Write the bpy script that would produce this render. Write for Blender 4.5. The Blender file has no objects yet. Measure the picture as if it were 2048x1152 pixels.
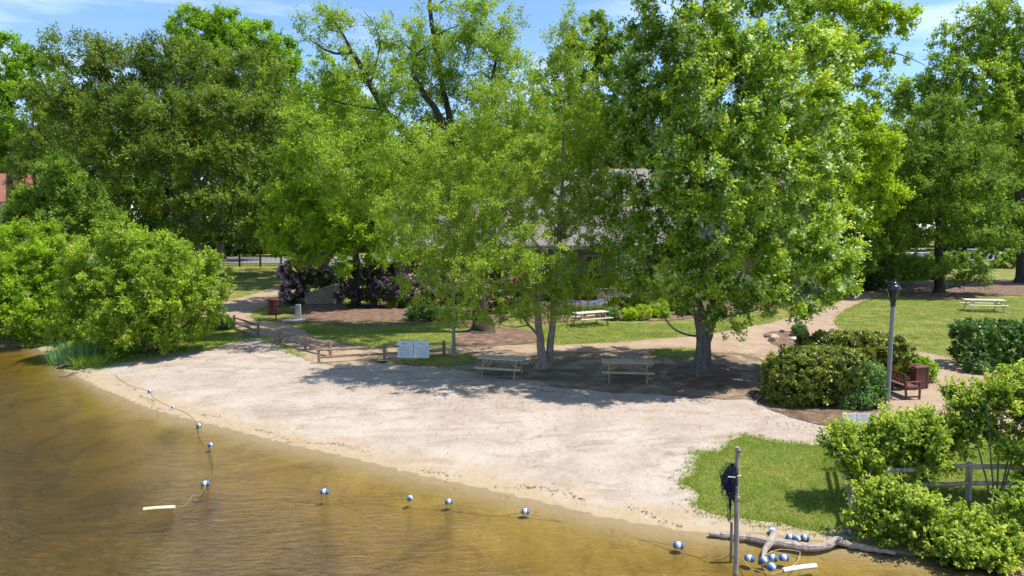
import bpy, bmesh, math, random
import numpy as np
from mathutils import Vector, Matrix, Euler
R = math.radians
S = bpy.context.scene
COL = S.collection

# ------------------------------------------------------------------ camera, sky, sun, exposure
CAMZ, FPX, PITCH = 6.5, 1400.0, math.atan(146/1400)
cam_d = bpy.data.cameras.new('camera'); cam = bpy.data.objects.new('camera', cam_d); COL.objects.link(cam)
cam.location = (0, 0, CAMZ); cam.rotation_euler = (R(90)-PITCH, 0, 0)
cam_d.sensor_width = 36; cam_d.lens = 36*FPX/2048; cam_d.clip_start = .1; cam_d.clip_end = 3000
S.camera = cam
SUN_EL, SUN_AZ = R(65), R(1)          # the sun stands to the right of the view; azimuth counted from +x towards +y
W = bpy.data.worlds.new('World'); S.world = W; W.use_nodes = True
wn, wl = W.node_tree.nodes, W.node_tree.links
wn.clear()
sky = wn.new('ShaderNodeTexSky'); sky.sky_type = 'NISHITA'; sky.sun_disc = False
sky.sun_elevation = SUN_EL; sky.sun_rotation = R(90)-SUN_AZ; sky.altitude = 300; sky.air_density = 1.0; sky.dust_density = .2; sky.ozone_density = 3.5
bgn = wn.new('ShaderNodeBackground'); bgn.inputs['Strength'].default_value = .15
wo = wn.new('ShaderNodeOutputWorld')
tc = wn.new('ShaderNodeTexCoord'); mp = wn.new('ShaderNodeMapping'); mp.inputs['Scale'].default_value = (1.2, 1.2, 7); mp.inputs['Rotation'].default_value = (.0, R(8), R(20))
nz = wn.new('ShaderNodeTexNoise'); nz.inputs['Scale'].default_value = 2.3; nz.inputs['Detail'].default_value = 7; nz.inputs['Roughness'].default_value = .62
cr = wn.new('ShaderNodeValToRGB'); cr.color_ramp.elements[0].position = .46; cr.color_ramp.elements[1].position = .78
cr.color_ramp.elements[0].color = (0, 0, 0, 1); cr.color_ramp.elements[1].color = (.55, .55, .55, 1)
mx = wn.new('ShaderNodeMixRGB'); mx.inputs['Color2'].default_value = (7.5, 8.0, 8.6, 1)
hs = wn.new('ShaderNodeMixRGB'); hs.blend_type = 'MULTIPLY'; hs.inputs['Fac'].default_value = 1; hs.inputs['Color2'].default_value = (.80, .88, .99, 1)
wl.new(tc.outputs['Generated'], mp.inputs['Vector']); wl.new(mp.outputs[0], nz.inputs['Vector']); wl.new(nz.outputs[0], cr.inputs[0])
wl.new(sky.outputs[0], hs.inputs['Color1']); wl.new(hs.outputs[0], mx.inputs['Color1'])
wl.new(cr.outputs[0], mx.inputs['Fac']); wl.new(mx.outputs[0], bgn.inputs['Color']); wl.new(bgn.outputs[0], wo.inputs[0])
sd = bpy.data.lights.new('sun', 'SUN'); sd.energy = 4.8; sd.angle = R(.53); sd.color = (1, .955, .88)
sun = bpy.data.objects.new('sun', sd); COL.objects.link(sun)
sv = Vector((math.cos(SUN_EL)*math.cos(SUN_AZ), math.cos(SUN_EL)*math.sin(SUN_AZ), math.sin(SUN_EL)))
sun.rotation_euler = sv.to_track_quat('Z', 'Y').to_euler(); sun.location = (30, 10, 50)
S.view_settings.view_transform = 'Standard'; S.view_settings.look = 'None'; S.view_settings.gamma = 1; S.view_settings.exposure = .6
try: S.view_settings.use_curve_mapping = False
except Exception: pass
S.render.engine = 'CYCLES'
S.cycles.max_bounces = 7; S.cycles.diffuse_bounces = 3; S.cycles.glossy_bounces = 3; S.cycles.transmission_bounces = 5; S.cycles.transparent_max_bounces = 8
S.cycles.caustics_reflective = False; S.cycles.caustics_refractive = False

# ------------------------------------------------------------------ helpers: where things stand
cp, sp = math.cos(PITCH), math.sin(PITCH)
def ray(px, py):
    X = (px-1024)/FPX; Y = (576-py)/FPX
    return np.array([X, cp+Y*sp, -sp+Y*cp])
def G(px, py, z=0.0):
    d = ray(px, py); t = (z-CAMZ)/d[2]
    return np.array([0, 0, CAMZ])+d*t
def PD(px, py, D):
    d = ray(px, py); return np.array([0, 0, CAMZ])+d*(D/d[1])
WATER = -.40
def smooth(t): t = np.clip(t, 0, 1); return t*t*(3-2*t)
shore_px = [(-700, 672), (-300, 682), (0, 690), (70, 693), (105, 715), (130, 738), (152, 751), (200, 775), (300, 817), (370, 836), (450, 855), (560, 884), (700, 915), (850, 952), (1000, 984), (1120, 1012), (1200, 1032), (1330, 1055), (1430, 1068),
            (1500, 1064), (1580, 1072), (1680, 1088), (1800, 1106), (2048, 1138), (2400, 1165), (3200, 1200)]
SHORE = np.array([G(x, y, WATER)[:2] for x, y in shore_px])
def inside(P, poly):
    x, y = P[:, 0], P[:, 1]; r = np.zeros(len(P), bool); n = len(poly)
    for i in range(n):
        x1, y1 = poly[i]; x2, y2 = poly[(i+1) % n]
        if y1 == y2: continue
        c = ((y1 > y) != (y2 > y)) & (x < (x2-x1)*(y-y1)/(y2-y1)+x1)
        r ^= c
    return r
def nearest_on(P, poly, closed=True):
    A = poly; B = np.roll(poly, -1, 0)
    if not closed: A = A[:-1]; B = B[:-1]
    best = np.full(len(P), 1e9); Q = P.copy()
    for a, b in zip(A, B):
        ab = b-a; t = np.clip(((P-a)@ab)/(ab@ab+1e-12), 0, 1); q = a+t[:, None]*ab; d = np.hypot(*(P-q).T)
        m = d < best; best[m] = d[m]; Q[m] = q[m]
    return best, Q
WPOLY = np.vstack([SHORE, [[200, SHORE[-1][1]], [200, -200], [-300, -200], [-300, SHORE[0][1]]]])
def hfun(P):
    P = np.atleast_2d(np.asarray(P, float))[:, :2]
    out = np.empty(len(P))
    for i in range(0, len(P), 40000):
        Q = P[i:i+40000]
        d, _ = nearest_on(Q, SHORE, False); w = inside(Q, WPOLY)
        x, y = Q.T
        und = .02*np.sin(x*.7+1.3)*np.sin(y*.6)+.02*np.sin(x*.31-y*.43)
        land = WATER+.40*smooth(d/7)**.75+und*smooth(d/3)
        bed = WATER-np.minimum(.58, .13*d**.85+.02*d)+und*1.2*smooth(d/3)
        out[i:i+40000] = np.where(w, bed, land)
    return out
def h1(x, y): return float(hfun([[x, y]])[0])
def GH(px, py):
    z = 0.0
    for _ in range(4):
        p = G(px, py, z); z = h1(p[0], p[1])
    return np.array([p[0], p[1], z])

# ------------------------------------------------------------------ helpers: objects
def tag(o, label=None, cat=None, group=None, kind=None):
    if label: o['label'] = label
    if cat: o['category'] = cat
    if group: o['group'] = group
    if kind: o['kind'] = kind
    return o
def empty(name, loc, rz=0, label=None, cat=None, group=None):
    o = bpy.data.objects.new(name, None); COL.objects.link(o); o.location = [float(v) for v in loc]; o.rotation_euler = (0, 0, rz)
    o.empty_display_size = .2
    return tag(o, label, cat, group)
def link(name, me, parent=None, loc=None, rot=None):
    o = bpy.data.objects.new(name, me); COL.objects.link(o); o.parent = parent
    if loc is not None: o.location = [float(v) for v in loc]
    if rot is not None: o.rotation_euler = rot
    return o
def np_mesh(name, V, F4=None, F3=None, mat=None, tint=None, smooth_=False):
    me = bpy.data.meshes.new(name)
    V = np.asarray(V, np.float32); me.vertices.add(len(V)); me.vertices.foreach_set('co', V.ravel())
    parts = []; starts = []; n = 0
    for F in (F4, F3):
        if F is None or len(F) == 0: continue
        F = np.asarray(F, np.int32); parts.append(F.ravel()); starts.append(n+np.arange(len(F), dtype=np.int32)*F.shape[1]); n += F.size
    L = np.concatenate(parts); St = np.concatenate(starts)
    me.loops.add(len(L)); me.loops.foreach_set('vertex_index', L)
    me.polygons.add(len(St)); me.polygons.foreach_set('loop_start', St)
    if smooth_: me.polygons.foreach_set('use_smooth', np.ones(len(St), bool))
    if tint is not None:
        a = me.attributes.new('tint', 'FLOAT', 'POINT'); a.data.foreach_set('value', np.asarray(tint, np.float32))
    if mat: me.materials.append(mat)
    me.update(calc_edges=True); me.validate()
    return me
class MB:
    def __init__(s): s.v = []; s.f = []
    def add(s, v, f):
        k = len(s.v); s.v += [tuple(map(float, q)) for q in v]; s.f += [tuple(i+k for i in q) for q in f]; return s
    def box(s, c, d, rot=(0, 0, 0), taper=1.0):
        M = Euler(rot).to_matrix(); v = []
        for z in (-1, 1):
            t = taper if z > 0 else 1
            for x, y in ((-1, -1), (1, -1), (1, 1), (-1, 1)):
                v.append(Vector(c)+M@Vector((x*d[0]/2*t, y*d[1]/2*t, z*d[2]/2)))
        return s.add(v, [(3, 2, 1, 0), (4, 5, 6, 7), (0, 1, 5, 4), (1, 2, 6, 5), (2, 3, 7, 6), (3, 0, 4, 7)])
    def bar(s, a, b, w, h):
        a = Vector(a); b = Vector(b); d = b-a; q = d.to_track_quat('X', 'Z').to_matrix(); c = (a+b)/2; L = d.length; v = []
        for z in (-1, 1):
            for x, y in ((-1, -1), (1, -1), (1, 1), (-1, 1)): v.append(c+q@Vector((x*L/2, y*w/2, z*h/2)))
        return s.add(v, [(3, 2, 1, 0), (4, 5, 6, 7), (0, 1, 5, 4), (1, 2, 6, 5), (2, 3, 7, 6), (3, 0, 4, 7)])
    def tube(s, pts, rad, n=8, cap=True):
        v, f = tube_np(np.array(pts, float), np.array(rad, float)*np.ones(len(pts)), n)
        f = [tuple(q) for q in f]
        if cap: f += [tuple(range(n-1, -1, -1)), tuple(range((len(pts)-1)*n, len(pts)*n))]
        return s.add(v, f)
    def lathe(s, prof, n=16, c=(0, 0, 0), M=None):
        v = []; f = []
        for r, z in prof:
            for k in range(n):
                a = 2*math.pi*k/n; q = Vector((r*math.cos(a), r*math.sin(a), z))
                if M: q = M@q
                v.append(Vector(c)+q)
        for i in range(len(prof)-1):
            for k in range(n): f.append((i*n+k, i*n+(k+1) % n, (i+1)*n+(k+1) % n, (i+1)*n+k))
        f += [tuple(range(n-1, -1, -1)), tuple(range((len(prof)-1)*n, len(prof)*n))]
        return s.add(v, f)
    def mesh(s, name, mat, bevel=0, smooth_=False):
        me = bpy.data.meshes.new(name); me.from_pydata(s.v, [], s.f); me.materials.append(mat)
        if bevel:
            bm = bmesh.new(); bm.from_mesh(me); bmesh.ops.bevel(bm, geom=bm.edges[:], offset=bevel, segments=1, affect='EDGES', clamp_overlap=True); bm.to_mesh(me); bm.free()
        if smooth_:
            for p in me.polygons: p.use_smooth = True
        me.update(); return me
    def build(s, name, mat, parent=None, bevel=0, smooth_=False, loc=None, rot=None):
        return link(name, s.mesh(name, mat, bevel, smooth_), parent, loc, rot)
def tube_np(P, rad, n):
    T = np.gradient(P, axis=0); T /= np.linalg.norm(T, axis=1)[:, None]+1e-9
    ref = np.where(np.abs(T[:, 2:3]) > .9, np.array([[1., 0, 0]]), np.array([[0, 0, 1.]]))
    if np.any(np.abs(T[:, 2]) > .9): ref = np.tile([[1., 0, 0]], (len(P), 1)) if np.abs(T[:, 0]).max() < .9 else np.tile([[0, 1., 0]], (len(P), 1))
    U = np.cross(T, ref); U /= np.linalg.norm(U, axis=1)[:, None]+1e-9; Wv = np.cross(T, U)
    a = np.arange(n)*2*np.pi/n
    V = P[:, None]+rad[:, None, None]*(np.cos(a)[None, :, None]*U[:, None]+np.sin(a)[None, :, None]*Wv[:, None])
    i = np.arange(len(P)-1)[:, None]*n; k = np.arange(n)[None]; k2 = (k+1) % n
    F = np.stack([i+k, i+k2, i+n+k2, i+n+k], -1).reshape(-1, 4)
    return V.reshape(-1, 3), F
def copy_tree(o, parent=None):
    c = o.copy(); COL.objects.link(c); c.parent = parent
    for ch in [x for x in bpy.data.objects if x.parent == o]: copy_tree(ch, c)
    return c

# ------------------------------------------------------------------ materials
def newmat(name):
    m = bpy.data.materials.new(name); m.use_nodes = True; nt = m.node_tree; return m, nt.nodes, nt.links, nt.nodes['Principled BSDF']
def srgb(r, g, b):
    f = lambda c: (c/255/12.92) if c/255 <= .04045 else ((c/255+.055)/1.055)**2.4
    return (f(r), f(g), f(b), 1)
def ramp(ns, stops):
    r = ns.new('ShaderNodeValToRGB'); e = r.color_ramp.elements
    while len(e) < len(stops): e.new(.5)
    for q, (p, c) in zip(e, stops): q.position = p; q.color = (*c[:3], 1)
    return r
def noise(ns, ls, vec, scale, detail=4, rough=.55, dist=0, stretch=None, rot=None):
    n = ns.new('ShaderNodeTexNoise'); n.inputs['Scale'].default_value = scale; n.inputs['Detail'].default_value = detail; n.inputs['Roughness'].default_value = rough; n.inputs['Distortion'].default_value = dist
    if stretch or rot:
        m = ns.new('ShaderNodeMapping'); m.inputs['Scale'].default_value = stretch or (1, 1, 1); m.inputs['Rotation'].default_value = rot or (0, 0, 0)
        ls.new(vec, m.inputs['Vector']); vec = m.outputs[0]
    ls.new(vec, n.inputs['Vector']); return n.outputs[0]
def mixc(ns, ls, fac, a, b, mode='MIX'):
    m = ns.new('ShaderNodeMixRGB'); m.blend_type = mode
    for k, v in (('Fac', fac), ('Color1', a), ('Color2', b)):
        if isinstance(v, (int, float)): m.inputs[k].default_value = v
        elif isinstance(v, tuple): m.inputs[k].default_value = (*v[:3], 1)
        else: ls.new(v, m.inputs[k])
    return m.outputs[0]
def bump(ns, ls, hgt, strength, dist, prev=None):
    b = ns.new('ShaderNodeBump'); b.inputs['Strength'].default_value = strength; b.inputs['Distance'].default_value = dist
    ls.new(hgt, b.inputs['Height'])
    if prev is not None: ls.new(prev, b.inputs['Normal'])
    return b.outputs[0]
def step(ns, ls, v, lo, hi):
    m = ns.new('ShaderNodeMapRange'); m.inputs['From Min'].default_value = lo; m.inputs['From Max'].default_value = hi; m.clamp = True
    ls.new(v, m.inputs['Value']); return m.outputs[0]
def ground_mat(name, stops, s1, fine, rough=.9, bumps=((30, .5, .02),), stretch=None, extra=None, fc=.26):
    m, ns, ls, b = newmat(name)
    g = ns.new('ShaderNodeNewGeometry'); pos = g.outputs['Position']
    a = noise(ns, ls, pos, s1, 6, .6, .4, stretch); c = ramp(ns, stops); ls.new(a, c.inputs[0])
    f = noise(ns, ls, pos, fine, 3, .7)
    fr = ramp(ns, [(.3, (1-fc,)*3), (.7, (1+fc*.75,)*3)]); ls.new(f, fr.inputs[0])
    col = mixc(ns, ls, 1.0, c.outputs[0], fr.outputs[0], 'MULTIPLY')
    if extra: col = extra(ns, ls, pos, col)
    ls.new(col, b.inputs['Base Color']); b.inputs['Roughness'].default_value = rough; b.inputs['Specular IOR Level'].default_value = .2
    nrm = None
    for sc, st, di in bumps: nrm = bump(ns, ls, noise(ns, ls, pos, sc, 4, .6), st, di, nrm)
    ls.new(nrm, b.inputs['Normal'])
    return m
def simple(name, c, rough=.6, metal=0, var=.25, scale=6, stretch=None, spec=.3, bmp=0):
    m, ns, ls, b = newmat(name)
    t = ns.new('ShaderNodeTexCoord'); a = noise(ns, ls, t.outputs['Object'], scale, 5, .65, .3, stretch)
    r = ramp(ns, [(.25, tuple(v*(1-var) for v in c[:3])), (.75, tuple(min(1, v*(1+var)) for v in c[:3]))]); ls.new(a, r.inputs[0])
    ls.new(r.outputs[0], b.inputs['Base Color']); b.inputs['Roughness'].default_value = rough; b.inputs['Metallic'].default_value = metal; b.inputs['Specular IOR Level'].default_value = spec
    if bmp: ls.new(bump(ns, ls, a, .6, bmp), b.inputs['Normal'])
    return m
def leaf_mat(name, stops, trans=.3, rough=.5, spec=.25, tcol=(1.15, 1.2, .6), k=2.25):
    # the ramp holds a leaf's reflected share; k turns it into reflected plus transmitted light
    trans = min(.5, trans+.1); stops = [(q, tuple(min(.8, v*k) for v in c)) for q, c in stops]
    m, ns, ls, b = newmat(name)
    at = ns.new('ShaderNodeAttribute'); at.attribute_name = 'tint'
    c = ramp(ns, stops); ls.new(at.outputs['Fac'], c.inputs[0])
    ls.new(c.outputs[0], b.inputs['Base Color']); b.inputs['Roughness'].default_value = rough; b.inputs['Specular IOR Level'].default_value = spec
    t = ns.new('ShaderNodeBsdfTranslucent'); ls.new(mixc(ns, ls, 1.0, c.outputs[0], tcol, 'MULTIPLY'), t.inputs['Color'])
    mx = ns.new('ShaderNodeMixShader'); mx.inputs[0].default_value = trans
    ls.new(b.outputs[0], mx.inputs[1]); ls.new(t.outputs[0], mx.inputs[2]); ls.new(mx.outputs[0], ns['Material Output'].inputs['Surface'])
    return m
def bark_mat(name, c1, c2, scale=9, zs=.22):
    m, ns, ls, b = newmat(name)
    t = ns.new('ShaderNodeTexCoord'); a = noise(ns, ls, t.outputs['Object'], scale, 6, .7, .8, (1, 1, zs))
    r = ramp(ns, [(.3, c1), (.7, c2)]); ls.new(a, r.inputs[0]); ls.new(r.outputs[0], b.inputs['Base Color'])
    b.inputs['Roughness'].default_value = .9; b.inputs['Specular IOR Level'].default_value = .15
    ls.new(bump(ns, ls, a, .8, .03), b.inputs['Normal']); return m
# ------------------------------------------------------------------ the setting: ground sheets and water
def zof(ns, ls, pos):
    s = ns.new('ShaderNodeSeparateXYZ'); ls.new(pos, s.inputs[0]); return s.outputs
def sand_extra(ns, ls, pos, col):
    # darker organic streaks and specks, wet rim, algae on the submerged part
    st = noise(ns, ls, pos, .55, 7, .65, 1.2, (1, 2.2, 1), (0, 0, R(28)))
    col = mixc(ns, ls, step(ns, ls, st, .50, .68), col, (.27, .205, .15))
    sp_ = noise(ns, ls, pos, 9, 3, .8)
    spm = mixc(ns, ls, 1.0, step(ns, ls, sp_, .64, .70), step(ns, ls, noise(ns, ls, pos, .8, 3, .6), .42, .6), 'MULTIPLY')
    col = mixc(ns, ls, spm, col, (.16, .12, .09))
    pk = noise(ns, ls, pos, .16, 4, .6, .8, (1, 1.8, 1), (0, 0, R(25)))
    col = mixc(ns, ls, mixc(ns, ls, 1.0, step(ns, ls, pk, .45, .68), (.75, .75, .75), 'MULTIPLY'), col, (.33, .26, .205))
    z = zof(ns, ls, pos)[2]
    wob = noise(ns, ls, pos, 1.6, 5, .6); ad = ns.new('ShaderNodeMath'); ad.operation = 'MULTIPLY_ADD'; ls.new(wob, ad.inputs[0]); ad.inputs[1].default_value = .16; ls.new(z, ad.inputs[2])
    wet = step(ns, ls, ad.outputs[0], -.235, -.315)
    col = mixc(ns, ls, wet, col, (.36, .275, .165))
    deep = step(ns, ls, z, -.43, -.53)
    al = ramp(ns, [(.32, (.16, .105, .02)), (.48, (.30, .21, .045)), (.70, (.42, .31, .08))]); ls.new(noise(ns, ls, pos, .45, 7, .68, 1.0), al.inputs[0])
    return mixc(ns, ls, deep, col, al.outputs[0])
M = {}
M['sand'] = ground_mat('sand', [(.28, (.31, .25, .195)), (.5, (.40, .335, .275)), (.72, (.45, .388, .325))], .7, 14, bumps=((1.1, .6, .12), (3.2, .7, .07), (9, .4, .02), (40, .15, .006)), extra=sand_extra, fc=.12)
def trodden(m):
    ns, ls = m.node_tree.nodes, m.node_tree.links; b = ns['Principled BSDF']; pos = [n for n in ns if n.type == 'NEW_GEOMETRY'][0].outputs['Position']
    v = ns.new('ShaderNodeTexVoronoi'); v.feature = 'SMOOTH_F1'; v.inputs['Scale'].default_value = 2.6; v.inputs['Randomness'].default_value = 1
    w = ns.new('ShaderNodeVectorMath'); w.operation = 'ADD'; nv = ns.new('ShaderNodeTexNoise'); nv.inputs['Scale'].default_value = 3; ls.new(pos, nv.inputs['Vector']); sc_ = ns.new('ShaderNodeVectorMath'); sc_.operation = 'SCALE'; sc_.inputs['Scale'].default_value = .35
    ls.new(nv.outputs['Color'], sc_.inputs[0]); ls.new(pos, w.inputs[0]); ls.new(sc_.outputs[0], w.inputs[1]); ls.new(w.outputs[0], v.inputs['Vector'])
    dip = step(ns, ls, v.outputs['Distance'], .0, .30); old = b.inputs['Normal'].links[0].from_socket
    ls.new(bump(ns, ls, dip, .55, .05, old), b.inputs['Normal'])
trodden(M['sand'])
M['path'] = ground_mat('gravel_path', [(.3, (.29, .20, .13)), (.7, (.39, .29, .20))], .9, 12, bumps=((6, .4, .03), (45, .5, .015)), fc=.3)
M['mulch'] = ground_mat('mulch', [(.3, (.10, .055, .035)), (.55, (.20, .125, .085)), (.75, (.32, .23, .165))], 2.2, 18, bumps=((14, 1, .05), (40, .7, .02)))
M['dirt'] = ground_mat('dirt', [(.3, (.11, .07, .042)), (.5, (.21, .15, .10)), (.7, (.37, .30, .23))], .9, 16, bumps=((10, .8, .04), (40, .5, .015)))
def grass_extra(ns, ls, pos, col):
    p = noise(ns, ls, pos, .8, 7, .7, .6)
    return mixc(ns, ls, step(ns, ls, p, .43, .62), col, (.29, .255, .075))
M['grass'] = ground_mat('lawn', [(.3, (.075, .11, .016)), (.5, (.15, .18, .028)), (.72, (.24, .25, .05))], 1.6, 22, bumps=((24, 1, .06), (60, .6, .03)), extra=grass_extra)
M['asphalt'] = ground_mat('asphalt', [(.3, (.20, .19, .18)), (.7, (.30, .29, .28))], .5, 30, bumps=((50, .4, .01),))
M['concrete'] = ground_mat('concrete', [(.3, (.36, .34, .32)), (.7, (.46, .44, .41))], 2, 30, bumps=((30, .3, .01),))

rs = np.random.RandomState(7)
def wpoly(px, jitter=.12, seg=.35, seed=0):
    r = np.random.RandomState(seed)
    P = np.array([GH(x, y)[:2] if abs(x) < 9000 else (0, 0) for x, y in px])
    out = []
    # Catmull-Rom through the corners so that lawn and path edges run in soft curves
    n = len(P)
    for i in range(n):
        p0, p1, p2, p3 = P[i-1], P[i], P[(i+1) % n], P[(i+2) % n]; L = np.linalg.norm(p2-p1); k = max(2, min(60, int(L/seg)))
        for t in np.arange(k)/k:
            out.append(.5*((2*p1)+(-p0+p2)*t+(2*p0-5*p1+4*p2-p3)*t*t+(-p0+3*p1-3*p2+p3)*t**3))
    out = np.array(out)
    j = r.randn(len(out), 2); j = (j+np.roll(j, 1, 0)+np.roll(j, -1, 0))/2
    return out+j*jitter
def sheet(name, poly, off, stp, mat):
    lo = poly.min(0)-stp; hi = poly.max(0)+stp
    xs = np.arange(lo[0], hi[0]+stp, stp); ys = np.arange(lo[1], hi[1]+stp, stp)
    cx, cy = np.meshgrid((xs[:-1]+xs[1:])/2, (ys[:-1]+ys[1:])/2, indexing='ij')
    keep = inside(np.stack([cx.ravel(), cy.ravel()], 1), poly).reshape(cx.shape)
    X, Y = np.meshgrid(xs, ys, indexing='ij'); V = np.stack([X.ravel(), Y.ravel()], 1); ny = len(ys)
    I, J = np.nonzero(keep); F = np.stack([I*ny+J, (I+1)*ny+J, (I+1)*ny+J+1, I*ny+J+1], 1)
    cnt = np.bincount(F.ravel(), minlength=len(V)); edge = (cnt > 0) & (cnt < 4)
    _, Q = nearest_on(V[edge], poly); V[edge] = Q
    used = np.nonzero(cnt)[0]; mp_ = -np.ones(len(V), int); mp_[used] = np.arange(len(used)); V = V[used]; F = mp_[F]
    z = hfun(V)+off
    o = link(name, np_mesh(name, np.column_stack([V, z]), F4=F, mat=mat, smooth_=True)); tag(o, kind='structure'); return o
beach_px = [(172, 744), (260, 722), (345, 705), (420, 698), (470, 684), (520, 676), (556, 690), (636, 728), (700, 724), (790, 728), (880, 735), (960, 738), (1060, 748), (1160, 762), (1300, 775), (1420, 785), (1540, 790), (1630, 835), (1690, 850), (1900, 900), (2300, 960)]
bt = wpoly(beach_px, .10, .35, 1)
k_cut = len(bt)
# open the spline: keep the upper edge only, then go round under the water
P_last = GH(2300, 960)[:2]
i_end = int(np.argmin(np.hypot(*(bt-P_last).T)))
upper = bt[:i_end+1]
BEACH = np.vstack([upper, [[40, 17], [40, 4], [-70, 4], [-70, SHORE[0][1]+1.2], [SHORE[1][0], SHORE[1][1]+1.0], [SHORE[2][0], SHORE[2][1]+.9], [SHORE[3][0]+.3, SHORE[3][1]+.5], [SHORE[4][0]+.6, SHORE[4][1]+.4]]])
def axis(a, b, c, d, f, g): return np.unique(np.concatenate([np.arange(a, b, g), np.arange(b, c, f), np.arange(c, d, g)]).round(4))
gx = axis(-260, -42, 42, 260, .7, 8); gy = axis(-12, -8, 60, 330, .7, 6)
X, Y = np.meshgrid(gx, gy, indexing='ij'); GV = np.stack([X.ravel(), Y.ravel()], 1); nyy = len(gy)
I, J = np.meshgrid(np.arange(len(gx)-1), np.arange(nyy-1), indexing='ij'); I = I.ravel(); J = J.ravel()
gz = hfun(GV); ib = inside(GV, BEACH); gz = gz-.35*ib
gz += .0*gz
o = link('ground', np_mesh('ground', np.column_stack([GV, gz]), F4=np.stack([I*nyy+J, (I+1)*nyy+J, (I+1)*nyy+J+1, I*nyy+J+1], 1), mat=M['grass'], smooth_=True)); tag(o, kind='structure')
sheet('beach', BEACH, .012, .36, M['sand'])
PATH = wpoly([(370, 646), (372, 628), (430, 608), (500, 590), (560, 574), (610, 570), (620, 584), (570, 598), (512, 622), (508, 640), (580, 648), (640, 676), (740, 696), (900, 694), (1050, 690), (1130, 690), (1250, 684), (1400, 671), (1500, 654),
              (1560, 640), (1640, 622), (1690, 598), (1730, 582), (1765, 588), (1722, 605), (1682, 625), (1668, 648), (1700, 664), (1790, 680), (1830, 700), (1900, 716), (1960, 740), (2080, 752), (2400, 770), (2400, 870), (1950, 862), (1800, 850), (1700, 850),
              (1600, 835), (1530, 790), (1560, 740), (1480, 708), (1380, 712), (1200, 716), (1060, 718), (900, 715), (770, 722), (640, 727), (560, 694), (520, 677), (470, 655), (463, 642)], .05, .4, 2)
sheet('path', PATH, .018, .3, M['path'])
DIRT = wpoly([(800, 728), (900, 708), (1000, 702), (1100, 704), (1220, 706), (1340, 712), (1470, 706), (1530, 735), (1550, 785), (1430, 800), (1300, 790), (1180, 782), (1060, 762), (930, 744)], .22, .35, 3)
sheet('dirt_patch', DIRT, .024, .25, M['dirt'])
for px_, sd_ in (([(560, 604), (620, 600), (700, 608), (900, 604), (1010, 606), (1010, 640), (950, 650), (850, 648), (740, 655), (660, 650), (606, 642), (590, 615)], 4),
                 ([(905, 674), (960, 655), (1050, 660), (1078, 680), (1000, 694), (920, 692)], 5),
                 ([(1110, 646), (1200, 634), (1300, 642), (1400, 636), (1480, 628), (1580, 612), (1640, 596), (1600, 572), (1500, 570), (1100, 572), (1010, 606), (1050, 640)], 6),
                 ([(1330, 752), (1370, 728), (1430, 728), (1480, 748), (1460, 770), (1390, 778)], 7),
                 ([(1515, 800), (1545, 770), (1640, 735), (1740, 735), (1790, 760), (1760, 815), (1720, 850), (1640, 848), (1560, 832)], 8),
                 ([(1690, 575), (1800, 566), (2060, 560), (2200, 570), (2200, 588), (1980, 592), (1880, 600), (1780, 588)], 9),
                 ([(1528, 676), (1550, 664), (1590, 664), (1618, 676), (1600, 688), (1550, 690)], 14)):
    sheet('mulch_bed', wpoly(px_, .12, .4, sd_), .030, .3, M['mulch'])
PATCH = wpoly([(1366, 978), (1400, 928), (1468, 890), (1560, 886), (1645, 896), (1700, 920), (1900, 900), (2200, 900), (2300, 1060), (2050, 1095), (1800, 1075), (1700, 1058), (1600, 1050), (1490, 1042), (1400, 1018)], .20, .3, 10)
sheet('grass_bank', PATCH, .024, .2, M['grass'])
TUFT1 = wpoly([(1300, 704), (1340, 697), (1400, 700), (1400, 716), (1330, 714)], .1, .3, 11)
sheet('grass_patch', TUFT1, .034, .2, M['grass'])
TUFT2 = wpoly([(815, 722), (850, 714), (930, 712), (945, 722), (890, 730)], .1, .3, 12)
sheet('grass_patch', TUFT2, .038, .2, M['grass'])
ISLE = wpoly([(506, 632), (530, 622), (560, 616), (590, 622), (588, 632), (545, 641), (515, 640)], .05, .3, 13)
sheet('grass_patch', ISLE, .036, .25, M['grass'])
# street beyond the iron fence, parking lane behind the right-hand trees
MBs = MB(); MBs.box((-38, 101, .02), (110, 14, .1)); tag(MBs.build('street', M['asphalt']), kind='structure')
MBs = MB(); MBs.box((75, 108, .02), (90, 16, .1)); tag(MBs.build('parking_lane', M['asphalt']), kind='structure')
sl = GH(588, 642); MBs = MB(); MBs.box((sl[0], sl[1], .05), (1.3, 1.1, .1), (0, 0, .2)); tag(MBs.build('paving_slab', M['concrete'], bevel=.01), kind='structure')

# water: a closed body, absorbing amber light the way tannin water does
m, ns, ls, b = newmat('lake_water'); ns.remove(b)
g = ns.new('ShaderNodeNewGeometry'); pos = g.outputs['Position']
w1 = noise(ns, ls, pos, 2.2, 4, .55, .5, (.8, 2.4, 1), (0, 0, R(-14)))
w2 = noise(ns, ls, pos, 5, 5, .6, .5, (.7, 2.0, 1), (0, 0, R(-8)))
w3 = noise(ns, ls, pos, .28, 3, .5, .3, (1, 2.0, 1), (0, 0, R(-30)))
dt = ns.new('ShaderNodeVectorMath'); dt.operation = 'DOT_PRODUCT'; ls.new(pos, dt.inputs[0]); dt.inputs[1].default_value = (-.6, -.8, 0)   # metres off the sheltered beach
ad = ns.new('ShaderNodeMath'); ad.operation = 'MULTIPLY_ADD'; ls.new(w3, ad.inputs[0]); ad.inputs[1].default_value = 7; ls.new(dt.outputs['Value'], ad.inputs[2])
off_ = step(ns, ls, ad.outputs[0], -8.5, 3.5)
def ramped(lo, hi):
    q = ns.new('ShaderNodeMapRange'); q.inputs['To Min'].default_value = lo; q.inputs['To Max'].default_value = hi; ls.new(off_, q.inputs['Value']); return q.outputs[0]
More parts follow.
